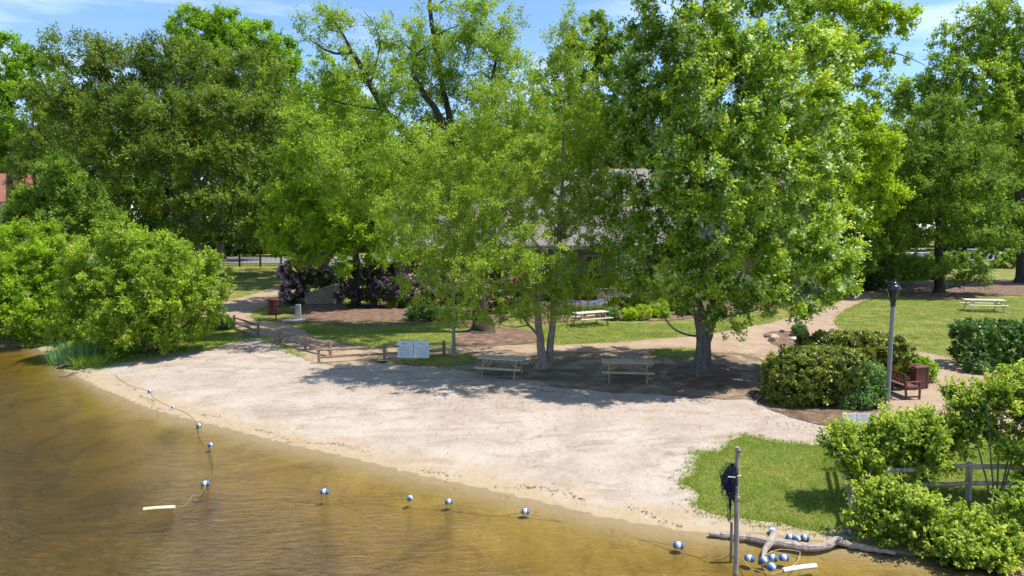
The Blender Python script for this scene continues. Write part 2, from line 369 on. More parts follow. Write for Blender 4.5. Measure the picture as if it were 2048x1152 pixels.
n1b = ns.new('ShaderNodeBump'); n1b.inputs['Distance'].default_value = .20; ls.new(w1, n1b.inputs['Height']); ls.new(ramped(.25, 1.3), n1b.inputs['Strength'])
n2b = ns.new('ShaderNodeBump'); n2b.inputs['Distance'].default_value = .10; ls.new(w2, n2b.inputs['Height']); ls.new(n1b.outputs[0], n2b.inputs['Normal']); ls.new(ramped(.3, 1.3), n2b.inputs['Strength'])
fr = ns.new('ShaderNodeFresnel'); fr.inputs['IOR'].default_value = 1.42; ls.new(n2b.outputs[0], fr.inputs['Normal'])
gl = ns.new('ShaderNodeBsdfGlossy'); gl.inputs['Roughness'].default_value = .04; ls.new(n2b.outputs[0], gl.inputs['Normal'])
tr = ns.new('ShaderNodeBsdfTransparent'); mxs = ns.new('ShaderNodeMixShader')
silt = ns.new('ShaderNodeBsdfDiffuse'); silt.inputs['Color'].default_value = (.16, .125, .05, 1)   # silt and tannin suspended in the water
mud = ns.new('ShaderNodeMixShader'); mud.inputs[0].default_value = .09; ls.new(tr.outputs[0], mud.inputs[1]); ls.new(silt.outputs[0], mud.inputs[2])
ls.new(fr.outputs[0], mxs.inputs[0]); ls.new(mud.outputs[0], mxs.inputs[1]); ls.new(gl.outputs[0], mxs.inputs[2])
va = ns.new('ShaderNodeVolumeAbsorption'); va.inputs['Color'].default_value = (.68, .60, .1, 1); va.inputs['Density'].default_value = 1.7
ls.new(mxs.outputs[0], ns['Material Output'].inputs['Surface']); ls.new(va.outputs[0], ns['Material Output'].inputs['Volume'])
MBs = MB(); MBs.box((-15, 13, WATER-2), (150, 52, 4)); tag(MBs.build('lake_water', m), kind='structure')

# grass blades: uncountable ground cover
def blades(name, polys, n, hgt, w, mat, seed=0, lean=.5, exclude=(), tint=(.2, .8), dens=None):
    r = np.random.RandomState(seed); P = []
    for poly, k in zip(polys, n):
        lo, hi = poly.min(0), poly.max(0); got = 0; acc = []
        while got < k:
            q = r.uniform(lo, hi, (k*2, 2)); q = q[inside(q, poly)]
            for e in exclude: q = q[~inside(q, e)]
            acc.append(q); got += len(q)
        P.append(np.concatenate(acc)[:k])
    P = np.concatenate(P); N = len(P); z = hfun(P)+.01
    a = r.uniform(0, 6.283, N); H = hgt*r.uniform(.5, 1.3, N); Wd = w*r.uniform(.6, 1.3, N); ln = r.randn(N, 2)*lean*H[:, None]
    dx = np.stack([np.cos(a), np.sin(a)], 1)*Wd[:, None]/2
    V = np.empty((N, 3, 3)); V[:, 0, :2] = P-dx; V[:, 1, :2] = P+dx; V[:, 2, :2] = P+ln; V[:, 0, 2] = z; V[:, 1, 2] = z; V[:, 2, 2] = z+H
    pt = np.sin(P[:, 0]*1.3+np.sin(P[:, 1]*.9)*2)*.5+np.sin(P[:, 1]*1.7+P[:, 0]*.5)*.5
    t = np.clip(tint[0]+(tint[1]-tint[0])*(r.rand(N)*.7+.15+.15*pt), 0, 1)
    o = link(name, np_mesh(name, V.reshape(-1, 3), F3=np.arange(N*3).reshape(-1, 3), mat=mat, tint=np.repeat(t, 3)))
    return o
M['blade'] = leaf_mat('grass_blade', [(0, (.05, .10, .012)), (.5, (.11, .165, .022)), (1, (.24, .235, .06))], .25, .6)
# ------------------------------------------------------------------ trees and shrubs
def unit(v): return v/(np.linalg.norm(v, axis=-1, keepdims=True)+1e-9)
def leaf_quads(c, u, n, L, Wd, fold=.25):
    u = unit(u); n = unit(n-u*np.sum(n*u, 1, keepdims=True)); w = np.cross(n, u)
    L = L[:, None]; Wd = Wd[:, None]
    V = np.stack([c-u*L*.5, c+w*Wd*.5+n*Wd*fold-u*L*.06, c+u*L*.5-n*L*.12, c-w*Wd*.5+n*Wd*fold-u*L*.06], 1)
    return V.reshape(-1, 3)
def leaf_tris(c, u, n, L, Wd):
    u = unit(u); n = unit(n-u*np.sum(n*u, 1, keepdims=True)); w = np.cross(n, u); L = L[:, None]; Wd = Wd[:, None]*1.15
    return np.stack([c-u*L*.35-w*Wd*.5, c-u*L*.25+w*Wd*.5, c+u*L*.7-n*L*.1], 1).reshape(-1, 3)
def tree(name, label, cat, base, stems, blobs, bark, leaf, clumps=300, sprays=7, per=14, spray_len=.6, leaf_len=.10, leaf_w=.07, up=.5, droop=0.0,
         seed=0, group=None, D=None, shell=.45, boxy=0, spread=.07, dr=1.0, pale=0.0, twig=.02, flowers=None, nup=.8, z0=None, limb=.6, wob=.06, clump_r=.0, bgrad=0, quad=False, vs=1.0):
    r = np.random.RandomState(seed)
    B = GH(*base) if D is None else PD(base[0], base[1], D)
    D0 = B[1]
    if z0 is not None: B[2] = z0
    root = empty(name, B, 0, label, cat, group)
    tv, tf, bv, bf = [], [], [], []; nt_ = nb_ = 0
    N, Rr = [], []
    def addt(P, rad, n, thick):
        nonlocal nt_, nb_
        v, f = tube_np(P, rad, n)
        if thick: tv.append(v); tf.append(f+nt_); nt_ += len(v)
        else: bv.append(v); bf.append(f+nb_); nb_ += len(v)
    for si, st in enumerate(stems):
        C = np.array([PD(q[0], q[1], D0+q[2]) for q in st]); rr = np.array([q[3] for q in st])
        out, ro = [], []
        for i in range(len(C)-1):
            p0 = C[max(i-1, 0)]; p1 = C[i]; p2 = C[i+1]; p3 = C[min(i+2, len(C)-1)]
            for t in np.arange(6)/6: out.append(.5*((2*p1)+(-p0+p2)*t+(2*p0-5*p1+4*p2-p3)*t*t+(-p0+3*p1-3*p2+p3)*t**3)); ro.append(rr[i]*(1-t)+rr[i+1]*t)
        out.append(C[-1]); ro.append(rr[-1]); out = np.array(out); ro = np.array(ro)
        jit = r.randn(len(out), 3)*wob*np.minimum(1, ro/.1)[:, None]; jit[0] = 0; out = out+jit*.5
        if st[0][3] > .15 and si == 0:
            zz = out[:, 2]-out[0, 2]; ro = ro*(1+.7*np.exp(-zz/.35)); out[0, 2] -= .15
        addt(out-B, ro, 10 if ro[0] > .08 else 6, True); N.append(out); Rr.append(ro)
    N = np.concatenate(N); Rr = np.concatenate(Rr)
    bc = []; br = []
    for q in blobs:
        dd = q[4] if len(q) > 4 else r.uniform(-.5, .5); c = PD(q[0], q[1], D0+dd); s = c[1]/FPX
        rd = (q[5] if len(q) > 5 else (q[2]+q[3])/2*s*dr)
        bc.append(c); br.append((q[2]*s, rd, q[3]*s*vs))
    bc = np.array(bc); br = np.array(br)
    def attach(t, r0max, r1, npt, n_side, pen):
        nonlocal N, Rr
        d = t-N; dist = np.linalg.norm(d, axis=1); hz = np.hypot(d[:, 0], d[:, 1])
        cost = dist+pen*np.maximum(0, N[:, 2]-(t[2]-.3*hz)); i = int(np.argmin(cost))
        p = N[i]; L = dist[i]
        if L < .05: return
        c = p+(t-p)*np.array([.55, .55, .35])+r.randn(3)*L*.07
        tt = np.linspace(0, 1, npt)[:, None]; P = (1-tt)**2*p+2*tt*(1-tt)*c+tt*tt*t
        P[1:-1] += r.randn(npt-2, 3)*L*.02
        r0 = min(Rr[i]*.7, r0max); rad = np.linspace(r0, min(r0, r1), npt)
        addt(P-B, rad, n_side, False); N = np.vstack([N, P[1:]]); Rr = np.concatenate([Rr, rad[1:]])
    for i in np.argsort(bc[:, 2]):
        attach(bc[i], .16*limb, .05*limb, 7, 6, 1.5)
    wts = (br[:, 0]*br[:, 1]*br[:, 2])**.75; wts /= wts.sum()
    k = r.choice(len(bc), clumps, p=wts)
    d = unit(r.randn(clumps, 3))
    if boxy: d = d/(np.sum(np.abs(d)**boxy, 1)**(1/boxy))[:, None]
    rad = (shell+(1-shell)*r.rand(clumps)**.7)
    cpos = bc[k]+d*br[k]*rad[:, None]
    gnd = B[2]+.08
    cpos[:, 2] = np.maximum(cpos[:, 2], gnd+r.rand(clumps)*.12)
    dn = np.min(np.linalg.norm(cpos[:, None]-N[None, ::3], axis=2), 1)
    for i in np.argsort(dn)[::(1 if twig > .009 else 4)]: attach(cpos[i], twig*1.6, twig*.35, 3, 3, .6)
    # leaves on sprays
    m = clumps*sprays
    out = unit(d*np.array([1, 1, .7]))[np.repeat(np.arange(clumps), sprays)]
    sdir = unit(out*.7+r.randn(m, 3)*.6+np.array([0, 0, up]))
    sl_ = spray_len*r.uniform(.5, 1.25, m)
    sb = np.repeat(cpos, sprays, 0)+r.randn(m, 3)*clump_r
    ctint = np.repeat(np.clip(r.normal(.5, .17, clumps), 0, 1), sprays)+r.randn(m)*.06
    q = np.repeat(np.arange(m), per); n = len(q)
    t = r.rand(n)**.8
    pos = sb[q]+sdir[q]*(t*sl_[q])[:, None]+r.randn(n, 3)*spread
    pos[:, 2] -= droop*(t*sl_[q])**1.6
    pos[:, 2] = np.maximum(pos[:, 2], gnd-.05)
    u = sdir[q]*.8+r.randn(n, 3)*.6; u[:, 2] -= droop*.8
    nr = np.array([0, 0, nup])+r.randn(n, 3)*.55+out[q]*.35
    L = leaf_len*r.uniform(.65, 1.25, n); Wd = leaf_w*r.uniform(.7, 1.2, n)
    V = leaf_quads(pos-B, u, nr, L, Wd) if quad else leaf_tris(pos-B, u, nr, L, Wd)
    tint = np.clip(ctint[q]*.86+r.randn(n)*.08, 0, .9)
    if bgrad: tint = np.clip(tint+bgrad*(t-.5), 0, .9)  # spray tips lighter, bases darker: highlight and inner shade put into leaf tint
    if pale:
        # shoots whose leaves are blown over show their silvery undersides
        flip = (r.rand(m) < pale*1.3)[q] & (r.rand(n) < .62) & (t > .35) | (r.rand(n) < pale*.2); tint = np.where(flip, .96, tint)
    ob = lambda nm, vs, fs, mt: link(nm, np_mesh(nm, np.concatenate(vs), F4=np.concatenate(fs), mat=mt, smooth_=True), root)
    ob('trunk' if cat == 'tree' else 'stems', tv, tf, bark)
    if bv: tag(ob('branches', bv, bf, bark), kind='stuff')
    w_ = 4 if quad else 3; ix = np.arange(n*w_).reshape(-1, w_)
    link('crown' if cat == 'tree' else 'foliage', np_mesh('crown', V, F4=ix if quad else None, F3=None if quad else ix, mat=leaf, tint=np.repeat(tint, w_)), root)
    if flowers:
        fm, nf, fs = flowers
        kk = np.argsort(-(d[:, 2]-.9*d[:, 1]+r.randn(clumps)*.6))[:nf]
        fc = cpos[kk]+unit(d[kk]*np.array([1, 1, .6])+np.array([0, -.25, .3]))*spray_len*.75
        pn = 22; fo = unit(r.randn(nf*pn, 3)); fp = np.repeat(fc, pn, 0)+fo*fs*r.uniform(.5, 1, nf*pn)[:, None]
        Vf = leaf_quads(fp-B, np.cross(fo, r.randn(nf*pn, 3)), fo, np.full(nf*pn, fs*.9), np.full(nf*pn, fs*.8), .1)
        ft = np.clip(np.repeat(r.rand(nf), pn)*.7+r.rand(nf*pn)*.3, 0, 1)
        link('blossom', np_mesh('blossom', Vf, F4=np.arange(nf*pn*4).reshape(-1, 4), mat=fm, tint=np.repeat(ft, 4)), root)
    return root
B_grey = bark_mat('bark_grey', (.075, .064, .054), (.23, .205, .18))
B_brown = bark_mat('bark_brown', (.07, .05, .038), (.19, .15, .12))
B_dark = bark_mat('bark_dark', (.03, .025, .02), (.10, .085, .07))
B_birch = bark_mat('bark_birch', (.16, .12, .09), (.40, .34, .28), 7, .5)
L_maple = leaf_mat('leaf_maple', [(0, (.032, .065, .008)), (.4, (.095, .155, .013)), (.75, (.20, .25, .024)), (.91, (.30, .32, .045)), (.93, (.29, .345, .21)), (1, (.33, .38, .25))], .38)
L_birch = leaf_mat('leaf_birch', [(0, (.07, .11, .012)), (.5, (.155, .208, .022)), (1, (.28, .31, .045))], .38)
L_lime = leaf_mat('leaf_lime', [(0, (.065, .11, .008)), (.5, (.155, .225, .014)), (1, (.26, .32, .03))], .4)
L_oak = leaf_mat('leaf_oak', [(0, (.06, .10, .012)), (.5, (.14, .20, .022)), (1, (.26, .30, .045))], .38)
L_beech = leaf_mat('leaf_beech', [(0, (.028, .05, .008)), (.5, (.088, .122, .016)), (1, (.20, .23, .028))], .34)
L_bright = leaf_mat('leaf_bright', [(0, (.05, .10, .008)), (.5, (.125, .20, .015)), (1, (.22, .29, .028))], .38)
L_yellow = leaf_mat('leaf_yellow', [(0, (.09, .13, .008)), (.5, (.185, .245, .015)), (1, (.32, .35, .03))], .4)
L_right = leaf_mat('leaf_right', [(0, (.03, .06, .010)), (.5, (.09, .14, .016)), (1, (.20, .25, .03))], .33)
L_shrub = leaf_mat('leaf_shrub', [(0, (.055, .10, .010)), (.5, (.15, .205, .020)), (1, (.29, .325, .045))], .36)
L_fore = leaf_mat('leaf_fore', [(0, (.04, .075, .010)), (.5, (.14, .19, .022)), (1, (.32, .34, .07))], .36)
L_hedge = leaf_mat('leaf_hedge', [(0, (.028, .045, .006)), (.5, (.095, .115, .016)), (.80, (.23, .22, .035)), (.9, (.36, .14, .03))], .15, .4, .4)
L_dkhedge = leaf_mat('leaf_dark_hedge', [(0, (.016, .04, .008)), (.5, (.05, .10, .016)), (1, (.13, .19, .03))], .15, .4, .4)
L_rhodo = leaf_mat('leaf_rhodo', [(0, (.012, .028, .006)), (.6, (.03, .055, .012)), (1, (.07, .10, .02))], .1, .4, .35)
L_bluegreen = leaf_mat('leaf_blue_green', [(0, (.035, .075, .02)), (.5, (.085, .145, .038)), (1, (.18, .24, .075))], .2)
F_pink = leaf_mat('petal_pink', [(0, (.55, .24, .40)), (1, (.80, .55, .68))], .2, .7, .1, (1, 1, 1), 1)
F_purple = leaf_mat('petal_purple', [(0, (.09, .02, .13)), (1, (.26, .09, .30))], .2, .7, .1, (1, 1, 1), 1)
F_magenta = leaf_mat('petal_magenta', [(0, (.50, .08, .22)), (1, (.75, .28, .42))], .2, .7, .1, (1, 1, 1), 1)

# the big maple in the foreground
tree('maple_tree', 'tall full maple with pale leaf undersides, forked grey trunk right of the beach tables', 'tree', (1403, 748),
     [[(1403, 748, 0, .36), (1406, 715, 0, .31), (1406, 672, 0, .27), (1394, 600, -.15, .19), (1382, 450, -.4, .18), (1374, 260, -.3, .12), (1380, 60, 0, .06), (1390, -80, 0, .03)],
      [(1408, 690, 0, .22), (1420, 650, .15, .19), (1426, 540, .4, .17), (1446, 380, .9, .14), (1490, 180, 1.2, .09), (1530, 0, 1, .04)],
      [(1415, 640, .3, .17), (1440, 560, 1, .14), (1500, 420, 1.8, .10), (1580, 260, 2.4, .06)],
      [(1403, 620, -.2, .14), (1372, 520, -1.2, .11), (1330, 380, -2, .07), (1295, 230, -2, .04)],
      [(1400, 672, 0, .05), (1375, 670, -.3, .045), (1345, 655, -.6, .035), (1322, 625, -.8, .02)]],
     [(1440, -90, 150, 100, 0), (1370, 50, 110, 110, -1), (1530, 60, 120, 110, 1), (1330, 140, 80, 100, 0), (1450, 190, 120, 120, -2.2), (1590, 190, 90, 120, 0), (1285, 260, 68, 90, .5), (1300, 390, 75, 80, -.8),
      (1400, 330, 100, 110, -2.8), (1530, 330, 110, 110, -1.8), (1640, 330, 60, 100, .8), (1450, 250, 140, 160, 2.6), (1330, 490, 80, 60, -1.2), (1450, 470, 90, 80, -2.6), (1570, 470, 100, 75, -.9), (1650, 510, 55, 60, .5),
      (1390, 560, 70, 45, -2), (1500, 570, 85, 48, -1.6), (1600, 580, 70, 38, 0), (1480, 440, 130, 90, 2.8), (1290, 540, 50, 40, -1), (1460, 630, 55, 26, -1.5), (1625, 545, 75, 48, -.6), (1560, 600, 80, 34, -1.2), (1680, 550, 34, 34, .3), (1680, 430, 40, 50, .5), (1350, 590, 45, 30, -1.4), (1258, 190, 45, 80, .5), (1255, 440, 48, 70, .3), (1262, 310, 42, 60, .5)],
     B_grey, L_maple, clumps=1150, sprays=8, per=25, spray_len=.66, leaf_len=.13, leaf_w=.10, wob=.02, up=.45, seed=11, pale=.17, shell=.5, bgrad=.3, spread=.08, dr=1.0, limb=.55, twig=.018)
# river birch in the middle of the beach edge
tree('birch_tree', 'airy yellow-green birch with two slim pale trunks beside the beach picnic tables', 'tree', (1085, 738),
     [[(1083, 738, 0, .20), (1082, 690, 0, .17), (1072, 600, -.1, .14), (1050, 520, -.2, .12), (1038, 430, -.2, .09), (1020, 300, -.3, .06), (1010, 180, -.3, .03)],
      [(1094, 738, .15, .18), (1104, 660, .2, .15), (1112, 560, .4, .12), (1118, 480, .5, .10), (1124, 380, .6, .08), (1128, 250, .7, .05), (1132, 120, .7, .025)],
      [(1072, 610, -.1, .09), (1100, 540, -.5, .08), (1060, 470, -.9, .06), (1000, 400, -1.2, .04)],
      [(1075, 668, -.1, .06), (1058, 650, -.5, .05), (1040, 625, -.9, .045), (1028, 600, -1.1, .03)],
      [(1045, 510, -.2, .06), (1000, 490, -.8, .05), (950, 470, -1.5, .035), (880, 440, -2, .02)],
      [(1120, 470, .5, .06), (1095, 430, .2, .05), (1075, 380, 0, .035), (1070, 330, 0, .02)]],
     [(1130, 90, 50, 75, .6), (1120, 200, 80, 80, .4), (1010, 230, 90, 80, 0), (1190, 260, 60, 90, 1), (900, 310, 80, 60, -.5), (1040, 330, 90, 70, -1.5), (1150, 360, 85, 70, 1), (830, 400, 80, 55, -.8), (940, 420, 100, 55, -1.8),
      (1060, 430, 90, 50, -1), (1200, 440, 70, 60, .3), (790, 480, 60, 38, -.5), (880, 500, 90, 50, -1.6), (1000, 520, 90, 45, -2.2), (1120, 540, 90, 45, -1.2), (1210, 560, 70, 40, 0), (860, 570, 70, 38, -1.2), (960, 590, 70, 40, -2), (1130, 575, 50, 28, -1.4), (1240, 555, 55, 26, .5), (1060, 500, 80, 50, -3.6), (940, 540, 60, 40, -3.2), (1065, 590, 60, 30, -2.0), (1105, 618, 40, 20, -1.6), (1015, 625, 48, 22, -1.9),
      (1050, 350, 150, 110, 3), (930, 480, 110, 60, 2), (900, 640, 40, 18, -1.6), (1000, 650, 40, 20, -1.8), (1190, 330, 60, 60, 1.5), (1235, 410, 48, 60, 1.5), (1235, 500, 50, 45, 1), (1150, 465, 60, 40, .5), (1090, 290, 60, 60, 2)],
     B_birch, L_birch, clumps=1780, sprays=6, per=17, spray_len=.46, leaf_len=.082, leaf_w=.056, up=.05, droop=.28, seed=12, shell=.2, spread=.055, limb=.30, twig=.013, wob=.04, nup=.6)
# old tree behind it with the flared stump and dark leaning limbs
tree('locust_tree', 'large old tree with dark leaning limbs and flared root base behind the birch', 'tree', (962, 664),
     [[(964, 664, 0, .52), (962, 640, 0, .44), (958, 600, 0, .40), (945, 520, 0, .36), (925, 450, 0, .33), (905, 395, 0, .30), (875, 345, 0, .24), (830, 285, -.3, .21), (770, 220, -.6, .18), (735, 160, -.8, .15), (705, 105, -1, .11), (680, 60, -1, .06), (650, 10, -1, .03)],
      [(925, 450, 0, .26), (935, 380, .3, .22), (905, 280, .4, .20), (870, 220, .3, .17), (835, 165, .2, .13), (825, 130, .2, .08), (850, 90, .2, .05)],
      [(930, 430, .2, .24), (915, 330, .8, .21), (893, 210, 1.2, .17), (870, 90, 1.4, .14), (858, 0, 1.5, .11), (852, -80, 1.5, .06)],
      [(705, 105, -1, .08), (665, 105, -1.3, .06), (620, 80, -1.6, .03)], [(770, 220, -.6, .06), (700, 210, -1, .05), (630, 190, -1.4, .025)],
      [(858, 20, 1.5, .05), (905, -10, 1.3, .03), (930, -50, 1.3, .015)], [(740, 170, -.8, .05), (760, 80, -.5, .035), (727, 20, -.5, .012)],
      [(930, 400, .2, .2), (960, 280, .5, .15), (985, 160, .7, .10), (1000, 60, .8, .05)]],
     [(660, 60, 55, 55, -1.2), (690, 150, 60, 50, -1), (640, 190, 55, 50, -1.4), (800, 80, 62, 60, 0), (790, 180, 60, 50, -1), (905, 55, 75, 60, 1), (985, 55, 75, 60, .8), (960, 140, 95, 70, .5), (760, 130, 60, 45, 2), (850, 110, 60, 60, 2.5), (870, 170, 60, 50, 1.5), (1010, 120, 45, 50, 1), (720, 260, 80, 55, -1.6),
      (840, 290, 80, 60, 1.5), (660, 300, 60, 60, -1.2), (760, 350, 80, 60, -1.5), (950, 240, 80, 60, 1.5), (1060, 220, 70, 60, 2), (830, 380, 80, 50, 1.5), (690, 380, 60, 50, 0), (990, 330, 90, 70, 2), (880, 450, 90, 50, 2.5), (690, 330, 70, 50, -4), (810, 300, 80, 50, -4), (900, 360, 80, 50, -3.5), (620, 250, 50, 45, -3.5), (780, 400, 80, 40, -3), (700, 260, 60, 45, 3.5), (800, 200, 70, 45, 4)],
     B_dark, L_oak, clumps=1200, sprays=8, per=14, spray_len=.72, leaf_len=.13, leaf_w=.075, up=.2, droop=.05, seed=13, shell=.3, spread=.08, limb=.6, twig=.018)
# bright green tree at the left garden bed
tree('young_maple_tree', 'bright green rounded tree with straight grey trunk among purple rhododendrons', 'tree', (712, 612),
     [[(712, 612, 0, .30), (712, 560, 0, .26), (712, 490, 0, .23), (705, 420, 0, .2), (690, 330, 0, .14), (680, 230, 0, .08), (675, 150, 0, .04)], [(708, 470, 0, .14), (650, 420, -.5, .10), (590, 380, -.8, .05)], [(710, 450, 0, .13), (740, 380, .5, .10), (770, 300, .6, .05)]],
     [(670, 170, 50, 55, 0), (640, 250, 70, 60, -.5), (720, 250, 65, 60, 0), (610, 330, 60, 50, -.8), (690, 340, 80, 60, -2), (770, 340, 50, 55, .4), (580, 420, 52, 48, -.8), (660, 430, 75, 55, -2.2), (740, 430, 60, 55, -1), (560, 480, 36, 30, -.5), (630, 500, 60, 32, -1.5), (720, 520, 55, 30, -1.6), (790, 480, 40, 40, .5), (680, 350, 90, 120, 2.4)],
     B_grey, L_lime, clumps=800, sprays=8, per=18, spray_len=.75, leaf_len=.17, leaf_w=.12, up=.4, seed=14, shell=.35, spread=.09, limb=.55, twig=.02)
# the dark beeches of the left background
tree('beech_tree', 'broad dark olive beech with layered sprays, the widest tree at left', 'tree', (392, 547),
     [[(392, 547, 0, .75), (390, 440, 0, .62), (392, 350, 0, .5), (380, 250, 0, .4), (350, 150, 0, .22), (330, 70, 0, .08)], [(390, 400, 0, .35), (440, 300, -1, .28), (490, 200, -1.5, .16), (520, 110, -1.5, .06)], [(390, 420, 0, .3), (310, 320, -1, .25), (230, 220, -2, .15), (170, 120, -2, .06)], [(392, 460, 0, .25), (300, 400, -3, .2), (180, 330, -5, .1)], [(395, 470, 0, .25), (470, 420, -3, .18), (560, 380, -4, .08)]],
     [(160, 110, 75, 60, -1), (250, 130, 70, 55, 0), (340, 120, 70, 50, 0), (430, 130, 70, 50, 0), (510, 150, 60, 60, 0), (120, 200, 75, 50, -2), (220, 215, 90, 45, -4), (330, 215, 90, 45, -5), (440, 225, 90, 45, -4), (540, 240, 55, 55, -2),
      (150, 290, 80, 38, -4), (260, 310, 90, 36, -6), (370, 300, 80, 40, -6.5), (480, 320, 90, 40, -5), (560, 330, 45, 50, -2), (220, 390, 90, 30, -6), (340, 390, 100, 32, -7), (460, 400, 90, 32, -6), (250, 460, 80, 26, -5), (370, 460, 90, 26, -6), (490, 465, 70, 26, -4), (330, 250, 220, 130, 5), (540, 440, 40, 40, -2)],
     B_grey, L_beech, clumps=1800, sprays=9, per=14, spray_len=1.4, leaf_len=.24, leaf_w=.15, up=.12, seed=15, shell=.5, spread=.13, dr=.75, vs=.72, limb=.9, twig=.03, nup=.8)
tree('round_maple_tree', 'bright green domed tree rising behind the dark beech', 'tree', (440, 521),
     [[(440, 521, 0, .6), (440, 300, 0, .45), (440, 150, 0, .25), (430, 60, 0, .1)]],
     [(390, 60, 50, 38, 0), (450, 60, 50, 40, 0), (510, 85, 48, 38, 0), (560, 120, 42, 45, 0), (400, 130, 60, 50, -2), (480, 140, 70, 55, -2), (550, 190, 50, 60, -1), (590, 230, 35, 70, 0)],
     B_brown, L_bright, clumps=620, sprays=8, per=13, spray_len=1.1, leaf_len=.34, leaf_w=.25, up=.5, seed=16, shell=.5, spread=.16, twig=.03)
tree('ash_tree', 'bright green tree at the far left edge behind the beech', 'tree', (20, 528),
     [[(20, 528, 0, .5), (20, 350, 0, .4), (20, 200, 0, .2), (15, 110, 0, .08)]],
     [(15, 120, 60, 45, 0), (70, 150, 50, 45, 0), (-40, 180, 60, 60, 0), (40, 220, 70, 55, -1.5), (20, 300, 50, 45, -1), (-60, 280, 70, 70, 0)],
     B_brown, L_bright, clumps=480, sprays=8, per=13, spray_len=1.0, leaf_len=.32, leaf_w=.23, up=.45, seed=17, shell=.45, spread=.15, twig=.03)
tree('spruce_tree', 'small dark spruce with drooping boughs beside the red roofed house', 'tree', (70, 556),
     [[(70, 556, 0, .25), (70, 420, 0, .2), (68, 300, 0, .12), (66, 210, 0, .03)]],
     [(66, 240, 22, 25, 0), (66, 285, 38, 22, 0), (66, 330, 48, 22, 0), (70, 380, 55, 24, 0), (70, 430, 62, 26, 0), (70, 480, 66, 28, 0)],
     B_dark, L_beech, clumps=460, sprays=9, per=11, spray_len=.8, leaf_len=.2, leaf_w=.07, up=-.1, droop=.3, seed=18, shell=.5, spread=.08, twig=.02)
tree('hornbeam_tree', 'green bushy tree in front of the red roofed house', 'tree', (140, 574),
     [[(140, 574, 0, .2), (140, 480, 0, .16), (135, 400, 0, .1), (130, 350, 0, .04)]],
     [(115, 345, 36, 36, 0), (85, 400, 42, 32, 0), (160, 395, 42, 40, 0), (45, 425, 36, 28, 0), (120, 450, 60, 40, -1), (200, 445, 45, 40, 0), (20, 450, 40, 30, 0)],
     B_brown, L_right, clumps=420, sprays=8, per=13, spray_len=.75, leaf_len=.2, leaf_w=.14, up=.3, seed=19, shell=.45, spread=.1, twig=.02)
tree('elm_tree', 'dark green tree peeping out between the birch top and the maple', 'tree', (1205, 535),
     [[(1205, 535, 0, .5), (1200, 350, 0, .4), (1195, 180, 0, .25), (1190, 80, 0, .1)]],
     [(1190, 80, 55, 45, 0), (1230, 120, 50, 50, 0), (1150, 140, 50, 50, 0), (1200, 190, 70, 60, 0), (1240, 260, 60, 60, 0), (1150, 260, 60, 60, 0), (1100, 170, 40, 45, 0), (1200, 320, 80, 50, 0)],
     B_brown, L_right, clumps=480, sprays=8, per=13, spray_len=1.0, leaf_len=.3, leaf_w=.22, up=.4, seed=20, shell=.45, spread=.15, twig=.03)
tree('sycamore_tree', 'yellow-green tree reaching past the right side of the tall maple', 'tree', (1665, 592),
     [[(1665, 592, 0, .4), (1668, 480, 0, .32), (1665, 330, 0, .26), (1655, 180, 0, .18), (1650, 40, 0, .1)], [(1660, 230, 0, .14), (1710, 130, -.5, .09), (1780, 105, -.8, .05), (1850, 130, -1, .02)], [(1655, 180, 0, .12), (1720, 60, 0, .08), (1790, 30, 0, .03)], [(1666, 400, 0, .12), (1730, 320, -1, .08), (1790, 270, -1.4, .03)]],
     [(1650, 0, 70, 50, 0), (1720, 30, 45, 35, 0), (1785, 40, 45, 28, -.5), (1700, 100, 55, 35, -.6), (1780, 115, 45, 20, -.8), (1660, 120, 55, 60, -1), (1640, 220, 50, 60, -1), (1710, 260, 50, 50, -1), (1750, 310, 50, 50, -1), (1690, 350, 60, 50, -1.5), (1780, 390, 36, 32, -1.6), (1720, 430, 50, 30, -1.6), (1730, 170, 40, 12, -.8), (1640, 420, 50, 50, 0)],
     B_brown, L_yellow, clumps=680, sprays=8, per=13, spray_len=.75, leaf_len=.2, leaf_w=.16, up=.25, seed=21, shell=.3, spread=.1, twig=.02)
tree('larch_tree', 'green tree of flat layered boughs with dark trunk behind the right lawn', 'tree', (1878, 586),
     [[(1878, 588, 0, .38), (1878, 520, 0, .34), (1876, 420, 0, .27), (1880, 320, 0, .2), (1885, 230, 0, .1), (1888, 180, 0, .04)]],
     [(1880, 215, 50, 35, 0), (1830, 260, 60, 30, -.5), (1920, 260, 65, 30, -.5), (1800, 310, 60, 28, -1), (1880, 310, 70, 28, -2.5), (1970, 310, 60, 28, -1), (1790, 365, 60, 26, -1.2), (1870, 365, 70, 26, -3), (1960, 365, 80, 26, -2), (1800, 420, 60, 22, -1.5), (1890, 420, 80, 22, -3.2), (1990, 420, 70, 24, -1.6),
      (1850, 470, 70, 18, -3), (1940, 465, 80, 20, -3), (1790, 480, 60, 18, -1.2), (1870, 530, 60, 15, -2.6), (1930, 545, 60, 13, -2), (2000, 480, 60, 20, -1.5), (1880, 350, 110, 130, 3), (1950, 560, 50, 8, -1), (1820, 540, 60, 12, -1)],
     B_dark, L_right, clumps=1150, sprays=8, per=12, spray_len=.85, leaf_len=.18, leaf_w=.11, up=-.02, seed=22, shell=.4, vs=.5, spread=.07, limb=.5, twig=.02, nup=1.3)
